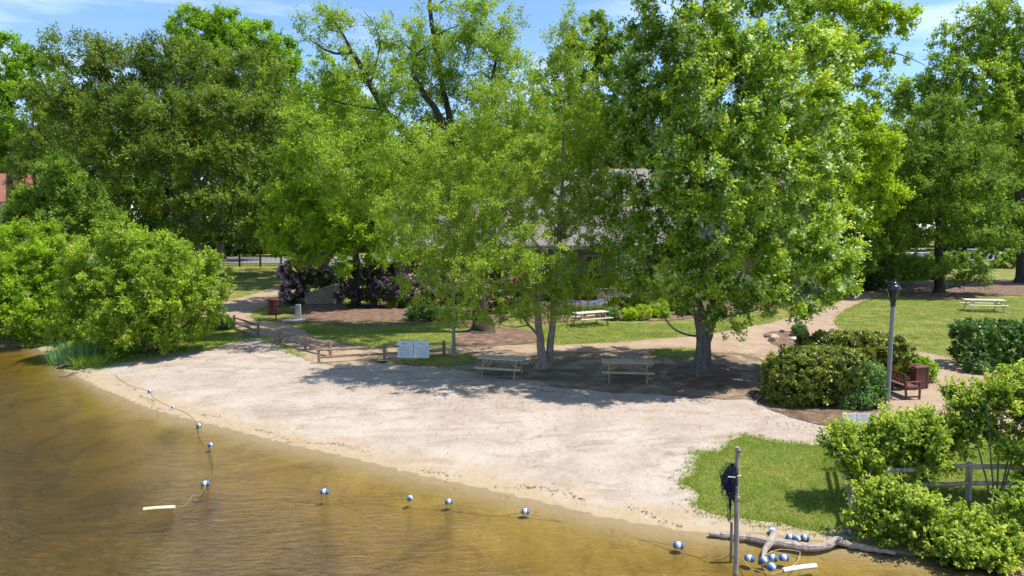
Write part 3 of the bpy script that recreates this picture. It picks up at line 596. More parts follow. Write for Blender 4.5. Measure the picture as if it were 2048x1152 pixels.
tree('oak_tree', 'tall open-topped oak at the right edge of the picture', 'tree', (2052, 566),
     [[(2045, 566, 0, .55), (2042, 450, 0, .48), (2036, 300, 0, .42), (2030, 180, 0, .3), (2000, 90, 0, .16), (1960, 30, 0, .06)], [(2034, 250, 0, .26), (2060, 120, 0, .18), (2080, 0, 0, .08)], [(2032, 230, 0, .2), (1975, 170, -.5, .12), (1910, 120, -.8, .05)]],
     [(1965, 30, 45, 35, 0), (2030, 20, 55, 45, 0), (1900, 80, 42, 26, -.6), (1950, 90, 55, 40, 0), (2030, 110, 65, 50, 0), (1900, 150, 55, 40, -1), (1980, 170, 70, 50, -2), (1890, 210, 60, 40, -1), (2050, 210, 60, 60, -1), (1960, 250, 80, 50, -2), (1830, 200, 50, 40, 0), (2060, 320, 60, 60, 0), (1780, 190, 45, 30, 2), (1740, 215, 40, 25, 3), (1800, 260, 60, 40, 2), (2100, 120, 70, 100, 0), (2080, 430, 60, 70, 0)],
     B_dark, L_oak, clumps=860, sprays=8, per=13, spray_len=.9, leaf_len=.24, leaf_w=.16, up=.3, seed=23, shell=.35, spread=.12, twig=.025)
tree('hemlock_tree', 'dark feathery tree left of the larch, behind the path bend', 'tree', (1745, 572),
     [[(1745, 572, 0, .25), (1742, 480, 0, .2), (1740, 380, 0, .14), (1738, 300, 0, .05)]],
     [(1738, 330, 40, 35, 0), (1740, 400, 55, 30, 0), (1740, 460, 65, 28, -.5), (1735, 510, 75, 24, -.8), (1800, 530, 60, 22, 1), (1745, 545, 80, 16, 0), (1690, 480, 40, 28, 0)],
     B_dark, L_beech, clumps=560, sprays=8, per=13, spray_len=.8, leaf_len=.17, leaf_w=.09, up=0, droop=.15, seed=24, shell=.4, spread=.09, twig=.02)
tree('dogwood_tree', 'low layered light green tree beside the path bend, right of the maple', 'tree', (1705, 594),
     [[(1705, 594, 0, .12), (1705, 550, 0, .1), (1700, 500, 0, .07), (1700, 470, 0, .03)], [(1705, 555, 0, .06), (1730, 520, -.4, .04), (1745, 500, -.5, .02)]],
     [(1700, 465, 45, 22, 0), (1680, 500, 55, 20, -.5), (1735, 495, 40, 22, -.6), (1700, 530, 55, 16, -.6)],
     B_grey, L_right, clumps=240, sprays=8, per=13, spray_len=.55, leaf_len=.13, leaf_w=.09, up=.02, seed=25, shell=.3, spread=.07, twig=.014, nup=1.2)
tree('garden_maple_tree', 'small yellow-green spreading tree over the flower bed behind the grass picnic table', 'tree', (1300, 622),
     [[(1305, 622, 0, .10), (1300, 600, 0, .09), (1290, 575, 0, .06), (1280, 555, 0, .03)], [(1303, 606, 0, .06), (1325, 580, 0, .04), (1340, 565, 0, .02)]],
     [(1265, 570, 36, 14, 0), (1305, 560, 38, 16, -.4), (1290, 585, 36, 10, -.5), (1335, 575, 28, 14, 0)],
     B_grey, L_oak, clumps=130, sprays=8, per=12, spray_len=.45, leaf_len=.11, leaf_w=.07, up=.0, droop=.2, seed=26, shell=.3, spread=.06, twig=.012)
tree('added_shade_tree', 'dense green tree added for its shade behind the stone wall, mostly hidden by the bright maple', 'tree', (648, 562),  # tree put in to shade the far lawn; also closes sky gaps
     [[(648, 562, 0, .4), (655, 450, 0, .34), (655, 330, 0, .2), (655, 220, 0, .08)]],
     [(655, 210, 50, 50, 0), (610, 290, 60, 50, -2), (700, 290, 60, 50, 0), (580, 370, 60, 50, -3), (660, 370, 80, 50, -4), (740, 370, 60, 50, 0), (600, 440, 70, 40, -3), (700, 450, 70, 40, -2), (655, 330, 100, 110, 5), (560, 420, 50, 40, 2), (600, 400, 70, 60, -6), (640, 340, 80, 70, -6), (620, 330, 80, 80, 8), (580, 400, 60, 60, 9), (550, 440, 50, 40, 3), (520, 430, 50, 45, 8), (560, 430, 60, 50, 14), (520, 460, 40, 25, -3)],
     B_brown, L_beech, clumps=520, sprays=8, per=12, spray_len=1.0, leaf_len=.27, leaf_w=.2, up=.3, seed=27, shell=.4, spread=.14, twig=.025)
# far wood closing the view behind everything: one mass
def woods():
    r = np.random.RandomState(40); C = []; Rd = []
    for x, row in [(x, 0) for x in np.arange(-110, 130, 6.5)]+[(x, 14) for x in np.arange(-108, 130, 9)]:
        yy = 126+row+r.uniform(-4, 6); hh = r.uniform(19, 26)
        for k in range(6): C.append((x+r.uniform(-4, 4), yy+r.uniform(-4, 4), hh*(.06+.165*k))); Rd.append((r.uniform(4, 6), 4, hh*.15))
    C = np.array(C); Rd = np.array(Rd); n = 48; d = unit(r.randn(len(C)*n, 3)); q = np.repeat(np.arange(len(C)), n)
    P = C[q]+d*Rd[q]*r.uniform(.6, 1.05, (len(q), 1)); m = 8; qq = np.repeat(np.arange(len(P)), m)
    pos = P[qq]+r.randn(len(qq), 3)*.5; L = r.uniform(.55, 1.1, len(qq))
    V = leaf_tris(pos, r.randn(len(qq), 3), np.array([0, 0, .8])+d[qq]*.7+r.randn(len(qq), 3)*.5, L*1.25, L)
    t = np.clip(np.repeat(np.repeat(r.rand(len(C)), n), m)*.45+r.rand(len(qq))*.25, 0, .9)
    o = link('woods', np_mesh('woods', V, F3=np.arange(len(V)).reshape(-1, 3), mat=L_right, tint=np.repeat(t, 3))); tag(o, 'distant wood of green trees closing the view', 'woods', kind='stuff')
woods()
# waterside shrubs at the left
def stems_for(bx, by, tips, r0=.05, n=3):
    return [[(bx+dx*.1, by, dd*.1, r0), (bx+dx*.5, by-dy*.5, dd*.5, r0*.7), (bx+dx, by-dy, dd, r0*.25)] for dx, dy, dd in tips]
tree('willow_shrub', 'biggest light green rounded shrub overhanging the left end of the beach', 'shrub', (300, 705),
     stems_for(300, 705, [(-90, 200, 0), (-30, 240, .5), (30, 200, -.5), (100, 170, 0), (150, 120, .3), (-60, 120, -1), (60, 100, -1.2)], .06),
     [(250, 480, 55, 42, .5), (300, 510, 75, 45, 0), (210, 540, 70, 55, .3), (380, 530, 60, 38, 0), (430, 570, 42, 32, 0), (270, 580, 80, 55, -1.2), (350, 590, 75, 50, -1), (190, 620, 60, 55, 0), (260, 650, 80, 48, -1), (340, 650, 70, 42, -.6), (400, 620, 42, 36, 0), (220, 690, 60, 25, 0), (290, 560, 110, 80, 1.8), (170, 580, 50, 50, .5), (150, 650, 40, 50, .3)],
     B_brown, L_shrub, clumps=800, sprays=8, per=16, spray_len=.5, leaf_len=.12, leaf_w=.085, up=.35, seed=31, shell=.5, spread=.06, limb=.2, twig=.012)
tree('willow_shrub', 'yellow-green shrub leaning over the water at the left edge', 'shrub', (40, 684),
     stems_for(40, 684, [(-60, 160, 0), (0, 200, 0), (60, 170, 0), (30, 90, -1), (-50, 80, -.8)], .06),
     [(60, 480, 60, 36, 1), (10, 510, 60, 45, .5), (100, 530, 45, 50, .8), (-40, 560, 70, 70, 0), (20, 590, 70, 40, -.6), (80, 620, 60, 40, -.6), (10, 650, 70, 28, -1), (90, 660, 50, 25, -.6), (-60, 640, 60, 40, -.5), (40, 570, 80, 60, 1.5)],
     B_brown, L_lime, clumps=620, sprays=8, per=16, spray_len=.5, leaf_len=.12, leaf_w=.085, up=.3, seed=32, shell=.5, spread=.06, limb=.2, twig=.012)
tree('alder_shrub', 'duller grey-green shrub squeezed between the two lakeside willows', 'shrub', (130, 672),
     stems_for(130, 672, [(-20, 180, 0), (10, 150, .4), (30, 120, -.3)], .05),
     [(140, 510, 42, 38, 0), (110, 560, 40, 40, -.3), (160, 560, 40, 40, 0), (130, 620, 40, 40, 0)],
     B_brown, L_oak, clumps=160, sprays=8, per=13, spray_len=.45, leaf_len=.11, leaf_w=.07, up=.2, seed=33, shell=.4, spread=.06, limb=.2, twig=.012)
def hedge(name, label, base, blobs, leaf, clumps, seed, cat='hedge', boxy=4, leaf_len=.105, per=11, spray_len=.14, shell=.78, **k):
    sx, sy = base
    return tree(name, label, cat, base, [[(sx, sy, .0, .04), (sx, sy-6, .0, .03), (sx, sy-12, 0, .015)]], blobs, B_brown, leaf, clumps=clumps, sprays=6, per=per, spray_len=spray_len, leaf_len=leaf_len, leaf_w=leaf_len*.62, up=.5, seed=seed, shell=shell, boxy=boxy, spread=.04, limb=.12, twig=.008, **k)
hedge('trimmed_shrub', 'small dark trimmed shrub at the left end of the rail fence', (438, 660), [(438, 646, 22, 14, 0, .55)], L_dkhedge, 150, 41, 'shrub', leaf_len=.08)
hedge('clipped_hedge', 'dark clipped hedge with orange new shoots, nearer half by the beach', (1630, 800), [(1600, 760, 62, 50, 0, 1.3), (1660, 752, 58, 52, .2, 1.4), (1570, 785, 34, 30, -.3, .8), (1625, 728, 60, 28, .8, 1.0), (1690, 745, 32, 40, .6, 1.0)], L_hedge, 950, 42)
hedge('clipped_hedge', 'dark clipped hedge with orange new shoots, farther half behind the lamp post', (1720, 765), [(1660, 705, 60, 34, .2, 1.1), (1720, 712, 60, 42, 0, 1.2), (1775, 715, 32, 42, -.2, 1.1), (1620, 715, 32, 22, 0, .8), (1700, 690, 80, 20, .6, 1.0)], L_hedge, 760, 43)
hedge('clipped_hedge', 'clipped green hedge at the right edge, beyond the gravel path', (1990, 735), [(1960, 690, 45, 42, 0, 1.2), (2020, 690, 55, 44, .3, 1.3), (2080, 690, 50, 46, .3, 1.3), (1990, 665, 70, 22, .5, 1.2)], L_dkhedge, 720, 44)
hedge('round_bush', 'little round bush beside the rocks on the gravel', (1599, 672), [(1599, 662, 13, 10, 0, .36)], L_dkhedge, 90, 45, 'shrub', boxy=0, leaf_len=.06)
hedge('lily_clump', 'bright green leafy clump behind the brown litter bin', (1800, 758), [(1800, 732, 36, 18, 0, .7), (1835, 740, 25, 14, -.2, .5), (1765, 765, 22, 26, -.5, .6), (1770, 790, 18, 16, -.6, .5)], L_bright, 330, 46, 'plant', boxy=0, leaf_len=.13, spray_len=.3)
hedge('sage_bush', 'grey-green bush between the clipped hedge and the lamp post', (1725, 812), [(1725, 785, 34, 30, 0, .6), (1705, 805, 28, 18, -.2, .5), (1740, 755, 24, 20, .3, .5)], L_bluegreen, 300, 47, 'shrub', boxy=0, leaf_len=.075, spray_len=.25)
hedge('leafy_plant', 'low glossy plant at the foot of the right hedge', (1955, 745), [(1955, 733, 22, 12, 0, .4), (1995, 742, 26, 12, 0, .4), (2035, 750, 26, 14, 0, .4)], L_bluegreen, 150, 48, 'plant', boxy=0, leaf_len=.12, spray_len=.25)
# rhododendrons
def rhodo(label, base, blobs, fm, nf, seed, clumps=240, fs=.16):
    sx, sy = base
    tree('rhododendron', label, 'shrub', base, [[(sx, sy, 0, .06), (sx, sy-15, 0, .05), (sx, sy-30, 0, .02)]], blobs, B_brown, L_rhodo, clumps=clumps, sprays=7, per=10, spray_len=.3, leaf_len=.18, leaf_w=.07, up=.3, seed=seed, shell=.6, spread=.06, limb=.2, twig=.012, flowers=(fm, nf, fs))
rhodo('tall pale pink rhododendron beside the stone wall, leftmost of the flowering shrubs', (592, 606), [(592, 545, 30, 30, 0), (630, 540, 34, 26, 1.2), (588, 582, 26, 24, -.3)], F_pink, 150, 51, 260, .19)
rhodo('deep purple rhododendron behind the straight grey trunk', (760, 614), [(740, 570, 45, 36, 0), (795, 580, 42, 30, 0), (700, 592, 26, 22, -.4)], F_purple, 130, 52, 240)
rhodo('purple and pink rhododendron half hidden by birch leaves', (850, 612), [(840, 578, 45, 26, 0), (885, 572, 40, 30, .4), (930, 575, 40, 26, .4)], F_pink, 120, 53, 220)
rhodo('magenta rhododendron showing left of the birch trunk', (1015, 625), [(1010, 590, 40, 28, 0), (1050, 580, 40, 30, .4), (970, 600, 34, 22, .2)], F_magenta, 70, 54, 220)
rhodo('purple rhododendron under the eaves, glimpsed through the maple', (1340, 588), [(1320, 548, 38, 22, 0), (1390, 545, 40, 26, .4), (1440, 555, 34, 22, .4)], F_purple, 90, 55, 200)
# right foreground thicket by the rail fence
def fore(label, base, tips, blobs, clumps, seed, lf=.088, **k):
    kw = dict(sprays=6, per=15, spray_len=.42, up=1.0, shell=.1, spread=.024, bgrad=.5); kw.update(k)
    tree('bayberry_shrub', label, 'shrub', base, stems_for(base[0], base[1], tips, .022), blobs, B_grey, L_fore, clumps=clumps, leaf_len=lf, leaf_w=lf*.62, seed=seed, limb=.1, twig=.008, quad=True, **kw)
fore('leafy light green shrub in front of the small double sign', (1800, 1000), [(-130, 90, 0), (-60, 120, .4), (0, 130, 0), (60, 120, .3), (110, 100, .2), (-30, 60, -.4)],
     [(1680, 895, 34, 26, 0), (1735, 890, 42, 34, 0), (1785, 872, 40, 36, 0), (1838, 872, 40, 40, .2), (1715, 940, 40, 26, -.2), (1785, 925, 54, 26, .3), (1850, 920, 46, 38, 0), (1668, 885, 20, 18, .3), (1900, 880, 38, 38, .6)], 330, 61)
fore('loose multi-stemmed shrub with slim grey stems at the right edge', (1990, 1010), [(-60, 200, .4), (-20, 230, 0), (20, 250, .2), (60, 210, 0), (90, 260, .3)],
     [(1960, 815, 46, 30, .6), (2010, 795, 42, 36, .3), (2045, 840, 42, 40, 0), (1975, 872, 42, 22, .3), (2048, 770, 36, 30, .3), (2035, 910, 36, 30, -.2), (1922, 812, 26, 24, .8), (2090, 860, 50, 90, 0), (1902, 796, 14, 16, .8), (2065, 960, 32, 44, 0), (1940, 860, 30, 22, .4)], 280, 62)
fore('dense low shrub hanging over the water in the bottom right corner', (1830, 1082), [(-90, 60, -.2), (-40, 100, 0), (20, 100, -.3), (80, 80, -.2), (140, 70, -.3), (190, 90, 0)],
     [(1765, 1020, 44, 34, 0), (1735, 1060, 30, 24, 0), (1830, 1038, 46, 40, -.3), (1800, 1078, 42, 22, -.3), (1890, 1070, 46, 36, -.5), (1950, 1080, 46, 40, -.6), (2010, 1085, 46, 44, -.6), (1915, 1118, 44, 26, -.9), (1980, 1132, 46, 26, -1), (2050, 1050, 40, 56, -.5), (1735, 1000, 22, 18, .2)], 420, 63)

# dark understorey: clipped screen beyond the street, foundation shrubs under the lodge eaves
def screen(name, label, px, py, blobs, clumps, seed, leaf=None, ll=.2):
    tree(name, label, 'shrub', (px, py), [[(px, py, 0, .08), (px, py-10, 0, .05), (px, py-18, 0, .03)]], blobs, B_brown, leaf or L_rhodo, clumps=clumps, sprays=8, per=11, spray_len=.5, leaf_len=ll, leaf_w=ll*.6, up=.3, seed=seed, shell=.5, spread=.1, limb=.2, twig=.015)
screen('laurel_screen', 'dark evergreen screen beyond the street at left', 470, 512, [(400, 490, 50, 24, 0, 2), (460, 488, 50, 26, 0, 2), (520, 486, 50, 28, 0, 2), (580, 488, 50, 28, 0, 2), (350, 488, 50, 28, 0, 2), (640, 488, 50, 28, 0, 2), (480, 462, 120, 20, 1, 2)], 420, 81, ll=.4)
for q, (x, y, w, hh, lb) in enumerate(((930, 604, 42, 24, 'dark foundation shrub left of the lodge windows'), (1085, 600, 46, 26, 'dark foundation shrub behind the birch trunks'), (1170, 598, 45, 22, 'dark foundation shrub behind the irises'), (1400, 598, 50, 26, 'dark foundation shrub behind the maple trunk'), (1500, 594, 55, 28, 'dark foundation shrub right of the maple trunk'), (1590, 588, 50, 26, 'dark foundation shrub at the right end of the lodge'))):
    screen('foundation_shrub', lb, x, y, [(x-w*.4, y-hh*.8, w*.6, hh, 0, 1.0), (x+w*.4, y-hh*.9, w*.6, hh, .2, 1.0)], 150, 90+q, L_dkhedge if q % 2 else L_right, .14)
screen('laurel_screen', 'dark evergreen thicket behind the bend of the right path', 1760, 560, [(1720, 540, 45, 26, 0, 1.6), (1790, 538, 50, 28, .5, 1.6), (1850, 540, 40, 22, 1, 1.6), (1680, 548, 36, 24, 0, 1.4)], 330, 88, ll=.2)
screen('laurel_screen', 'evergreen belt in front of the parked cars at right', 1960, 536, [(1900, 520, 50, 18, 0, 2), (1980, 519, 60, 20, 0, 2), (2060, 519, 60, 22, 0, 2), (1830, 524, 40, 14, 0, 2)], 240, 89, L_right, .25)
screen('laurel_screen', 'dark evergreen thicket behind the purple rhododendron', 740, 585, [(690, 555, 45, 30, 0, 1.6), (760, 550, 50, 32, .4, 1.6), (830, 550, 50, 32, .8, 1.6), (650, 560, 30, 22, 0, 1.2)], 260, 86, ll=.2)
# ------------------------------------------------------------------ built things
M['wood_weathered'] = simple('weathered_wood', (.44, .36, .24), .85, var=.3, scale=5, stretch=(1, 8, 8), bmp=.004)
M['wood_table'] = simple('table_wood', (.42, .29, .14), .8, var=.3, scale=5, stretch=(1, 8, 8), bmp=.003)
M['wood_grey'] = simple('grey_bleached_wood', (.50, .44, .36), .85, var=.3, scale=5, stretch=(1, 8, 8), bmp=.003)
M['wood_pale'] = simple('pale_painted_wood', (.62, .56, .46), .7, var=.15, scale=5, stretch=(1, 8, 8))
M['wood_post'] = simple('brown_post_wood', (.26, .185, .135), .9, var=.35, scale=7, bmp=.006)
M['brown_slat'] = simple('brown_slat', (.155, .062, .048), .6, var=.2, scale=5, stretch=(1, 6, 6))
M['rust'] = simple('rust_brown_metal', (.085, .032, .024), .6, var=.25, scale=5)
M['iron'] = simple('black_iron', (.015, .015, .017), .5, var=.2)
M['pole'] = simple('concrete_pole', (.24, .245, .235), .75, var=.15, scale=14, bmp=.002)
M['lampblack'] = simple('black_lamp_metal', (.012, .013, .02), .22, var=.2, spec=.6)
M['lampglass'] = simple('smoked_lamp_glass', (.022, .022, .028), .12, var=.1, spec=.6)
M['stone'] = simple('field_stone', (.40, .33, .25), .9, var=.4, scale=3, bmp=.02)
M['rock'] = simple('tan_rock', (.42, .31, .21), .9, var=.4, scale=4, bmp=.03)
M['darkrock'] = simple('dark_rock', (.10, .085, .08), .9, var=.4, scale=4, bmp=.03)
M['driftwood'] = simple('driftwood', (.36, .295, .24), .95, var=.6, scale=3.5, stretch=(1, 9, 9), bmp=.04)
M['white'] = simple('white_plastic', (.62, .60, .54), .6, var=.25)
M['blue'] = simple('blue_plastic', (.045, .15, .34), .55, var=.45)
M['foam'] = simple('yellowed_foam', (.72, .66, .36), .8, var=.1)
M['whitefoam'] = simple('white_foam', (.78, .74, .66), .8, var=.1)
M['rope'] = simple('old_rope', (.40, .31, .15), .9, var=.3)
M['net'] = simple('navy_net', (.02, .023, .05), .9, var=.4, scale=20)
M['stake'] = simple('stake_wood', (.36, .305, .24), .95, var=.55, scale=9, stretch=(1, 1, .25), bmp=.02)

def picnic(label, px, py, rz, L, top, frame, style=0, group='picnic tables'):
    p = GH(px, py); root = empty('picnic_table', (p[0], p[1], p[2]+.02), R(rz), label, 'picnic table', group); r = random.Random(int(px))
    pl = {}
    for nm, w in (('a', .135), ('b', .235)): pl[nm] = MB().box((0, 0, 0), (L, w, .04)).mesh('plank', top, .006)
    for i in range(5): link('plank', pl['a'], root, ((r.uniform(-.012, .012)), -.29+i*.145, .745+r.uniform(-.002, .002)))
    for s in (-1, 1):
        link('bench_plank', pl['b'], root, (r.uniform(-.015, .015), s*.66, .435))
        x = s*(L/2-.28)
        for t in (-1, 1): MB().bar((x, t*.62, 0), (x, t*.22, .725), .038, .09).build('leg', frame, root)
        MB().box((x+s*.04, 0, .39), (.038, 1.50, .09)).build('seat_support', frame, root)
        MB().box((x+s*.04, 0, .69), (.038, .68, .08)).build('top_support', frame, root)
        if style == 0: MB().bar((x-s*.01, 0, .40), (s*.10, 0, .70), .04, .09).build('brace', frame, root)
    if style == 1:
        pts = [(-L/2+.3, 0, .42), (-L/4, 0, .56), (-L/8, 0, .68), (L/8, 0, .68), (L/4, 0, .56), (L/2-.3, 0, .42)]
        mb = MB()
        for a, b_ in zip(pts, pts[1:]): mb.bar(a, b_, .05, .07)
        mb.build('brace', frame, root)
    return root
picnic('weathered picnic table on the sand, left of the birch trunk', 1004, 753, -16, 1.9, M['wood_grey'], M['wood_table'])
picnic('tan picnic table in shade between birch and maple', 1254, 761, -6, 2.0, M['wood_weathered'], M['wood_table'])
picnic('bleached picnic table on the sunny grass behind the birch', 1181, 650, 27, 2.2, M['wood_grey'], M['wood_table'])
picnic('pale cream picnic table with arched brace on the right lawn', 1967, 622, -9, 2.5, M['wood_pale'], M['wood_pale'], 1)

def rail_fence(label, pts, hgt=.74, mat=None, rails=(.28, .60), sag=.0):
    mat = mat or M['wood_post']
    W_ = [GH(*p) for p in pts]; o = W_[0]; root = empty('rail_fence', o, 0, label, 'fence', 'split rail fences'); r = random.Random(len(pts)+int(pts[0][0]))
    for p in W_:
        q = p-o; a = r.uniform(0, 1); tl = r.uniform(-.03, .03)
        MB().box((0, 0, hgt/2-.1), (.125, .125, hgt+.2), (tl, tl*.6, a), .88).build('post', mat, root, .012, loc=q)
    for a, b_ in zip(W_, W_[1:]):
        for zr in rails:
            n = 6; P = [np.array(a-o)*(1-t)+np.array(b_-o)*t+np.array([r.uniform(-.02, .02), r.uniform(-.02, .02), zr+r.uniform(-.02, .02)]) for t in np.linspace(-.02, 1.02, n)]
            MB().tube(P, [r.uniform(.042, .06) for _ in P], 6).build('rail', mat, root)
    return root
rail_fence('short two-rail fence left of the path opening, beside the small dark shrub', [(469, 655), (517, 673)])
rail_fence('two-rail fence running from the path opening down to the beach', [(561, 687), (611, 701), (661, 713)])
rail_fence('long two-rail fence behind the white double notice board', [(638, 727), (769, 719), (888, 713)])
rail_fence('grey tumbledown rail fence under the right foreground shrubs', [(1676, 940), (1708, 1050)], .85, M['stake'], (.32, .70))
rail_fence('grey rail fence crossing behind the right foreground shrubs', [(1738, 1014), (1935, 1003), (2120, 1008)], .95, M['stake'], (.45, .85))

# notice boards: the lettering is too small to read in the photograph, so it is only printed grey lines
def board_mat(name, rows, base=(.72, .73, .76), ink=(.25, .27, .32), title=.6):
    m, ns, ls, b = newmat(name); t = ns.new('ShaderNodeTexCoord'); s = ns.new('ShaderNodeSeparateXYZ'); ls.new(t.outputs['Object'], s.inputs[0])
    wv = ns.new('ShaderNodeMath'); wv.operation = 'MULTIPLY'; ls.new(s.outputs[2], wv.inputs[0]); wv.inputs[1].default_value = rows*2*math.pi
    sn = ns.new('ShaderNodeMath'); sn.operation = 'SINE'; ls.new(wv.outputs[0], sn.inputs[0]); line = step(ns, ls, sn.outputs[0], .0, .5)
    nx = noise(ns, ls, t.outputs['Object'], 30, 2, .5, 0, (1, 1, .6)); wordm = step(ns, ls, nx, .36, .46)
    big = noise(ns, ls, t.outputs['Object'], 5, 2, .5, 0, (1, 1, 2)); blk = step(ns, ls, big, .38, .5)
    def rng(o, lo, hi, soft=.01):
        a = step(ns, ls, o, lo-soft, lo+soft); c = step(ns, ls, o, hi+soft, hi-soft); return mixc(ns, ls, 1.0, a, c, 'MULTIPLY')
    body = mixc(ns, ls, 1.0, rng(s.outputs[0], -.26, .26), rng(s.outputs[2], .07, .53), 'MULTIPLY')
    fac = mixc(ns, ls, 1.0, mixc(ns, ls, 1.0, mixc(ns, ls, 1.0, line, wordm, 'MULTIPLY'), blk, 'MULTIPLY'), body, 'MULTIPLY')
    fac = mixc(ns, ls, 1.0, fac, (.72, .72, .72), 'MULTIPLY')
    tm = mixc(ns, ls, 1.0, mixc(ns, ls, 1.0, rng(s.outputs[0], -.17, .13), rng(s.outputs[2], .61, .70), 'MULTIPLY'), wordm, 'MULTIPLY')
    c1 = mixc(ns, ls, fac, base, ink); c1 = mixc(ns, ls, mixc(ns, ls, 1.0, tm, (title, title, title), 'MULTIPLY'), c1, ink)
    ls.new(c1, b.inputs['Base Color']); b.inputs['Roughness'].default_value = .45; return m
M['board_a'] = board_mat('notice_print_left', 22); M['board_b'] = board_mat('notice_print_right', 17, (.68, .72, .77), (.34, .42, .48), .45)
def notice(label, px, py, w, hgt, z, rz, tilt=-.06):
    p = GH(px, py); root = empty('notice_board', p, R(rz), label, 'sign')
    for s, mt in ((-1, 'board_a'), (1, 'board_b')):
        MB().box((0, 0, .39), (.71, .025, .78)).build('panel', M[mt], root, .004, loc=(s*(w/4+.006), -.16, z), rot=(tilt, R(.7)*s, 0))
        bpy.context.view_layer.update()
    for s in (-1, 1): MB().box((0, .0, (z+hgt*.8)/2-.1), (.07, .06, z+hgt*.8+.2)).build('post', M['wood_post'], root, .006, loc=(s*w/4, -.03, 0))
    return root
notice('white double notice board of small print in front of the rail fence', 828, 717, 1.44, .78, .06, -2)
nb = notice('small white double notice board behind the right foreground shrub', 1709, 858, 1.44, .78, .04, 4); nb.scale = (.62, .62, .62)

# street lamps
def lamp(label, px, py, hgt=4.4):
    p = GH(px, py); root = empty('street_lamp', p, 0, label, 'lamp post', 'park lamp posts'); hp = hgt-.86
    MB().lathe([(.15, -.1), (.15, .05), (.135, .10), (.10, .14), (.085, .2)], 16).build('base', M['pole'], root, smooth_=False)
    MB().lathe([(.078, .15), (.073, 1.2), (.064, hp-.05)], 12).build('pole', M['pole'], root)
    l = MB().lathe([(.07, hp-.06), (.085, hp), (.075, hp+.05), (.10, hp+.14), (.125, hp+.22), (.13, hp+.26)], 16).build('fitter', M['lampblack'], root, smooth_=True)
    MB().lathe([(.13, hp+.26), (.165, hp+.36), (.205, hp+.50), (.21, hp+.52)], 8).build('lantern_glass', M['lampglass'], root)
    cap = MB().lathe([(.215, hp+.515), (.225, hp+.54), (.20, hp+.60), (.155, hp+.66), (.12, hp+.68), (.125, hp+.70), (.085, hp+.75), (.035, hp+.78)], 16).build('cap', M['lampblack'], root, smooth_=True)
    MB().lathe([(.02, hp+.77), (.028, hp+.81), (.015, hp+.84), (.004, hp+.86)], 8).build('finial', M['lampblack'], cap, smooth_=True)
    return root
lamp('park lamp post with black lantern on grey pole, beside the brown bench', 1774, 818)
lamp('grey park lamp post standing at the end of the fence, lantern lost in birch leaves', 908, 713)

# brown bench and square bin at the right
def slat_bench(label, px, py, rz):
    p = GH(px, py); root = empty('park_bench', (p[0], p[1], p[2]+.02), R(rz), label, 'bench'); L = 1.55; c = M['brown_slat']
    sl_ = MB().box((0, 0, 0), (L, .085, .03)).mesh('seat_slat', c, .004)
    for i in range(5): link('seat_slat', sl_, root, (0, -.20+i*.095, .44))
    bs = MB().box((0, 0, 0), (L, .025, .075)).mesh('back_slat', c, .004)
    for z in (.60, .88): link('back_slat', bs, root, (0, .27+(z-.44)*.18, z))
    for i in range(9): # crossed lattice in the back
        x = -L/2+.12+i*(L-.24)/8
        for s in (-1, 1): MB().bar((x-s*.07, .30, .63), (x+s*.07, .335, .86), .015, .03).build('lattice_bar', c, root)
    for s in (-1, 1):
        x = s*(L/2-.05)
        MB().box((x, -.24, .31), (.06, .06, .62)).build('leg', c, root, .005); MB().bar((x, .25, 0), (x, .36, .92), .06, .06).build('leg', c, root)
        MB().box((x, .03, .635), (.08, .62, .035)).build('armrest', c, root, .004); MB().box((x, 0, .10), (.045, .48, .05)).build('stretcher', c, root)
        MB().box((x, .0, .40), (.045, .48, .05)).build('seat_rail', c, root)
    return root
slat_bench('brown slatted bench with lattice back behind the lamp post', 1799, 790, 96)
p = GH(1829, 776); root = empty('litter_bin', p, R(20), 'square brown slatted litter bin behind the bench', 'litter bin')
MB().box((0, 0, .40), (.52, .52, .72)).build('liner', M['iron'], root)
sl_ = MB().box((0, 0, 0), (.05, .02, .74)).mesh('slat', M['brown_slat'], .003)
for k in range(4):
    for i in range(9):
        a = k*math.pi/2; u = -.26+i*.065; link('slat', sl_, root, (u*math.cos(a)+.285*math.sin(a), u*math.sin(a)-.285*math.cos(a), .42), (0, 0, a))
for sx in (-1, 1):
    for sy in (-1, 1): MB().box((sx*.285, sy*.285, .41), (.06, .06, .82)).build('corner_post', M['brown_slat'], root, .004)
lid = MB()
for c_, d_ in (((0, .22, .85), (.68, .24, .05)), ((0, -.22, .85), (.68, .24, .05)), ((-.235, 0, .85), (.21, .2, .05)), ((.235, 0, .85), (.21, .2, .05))): lid.box(c_, d_)
lid.build('lid', M['brown_slat'], root)
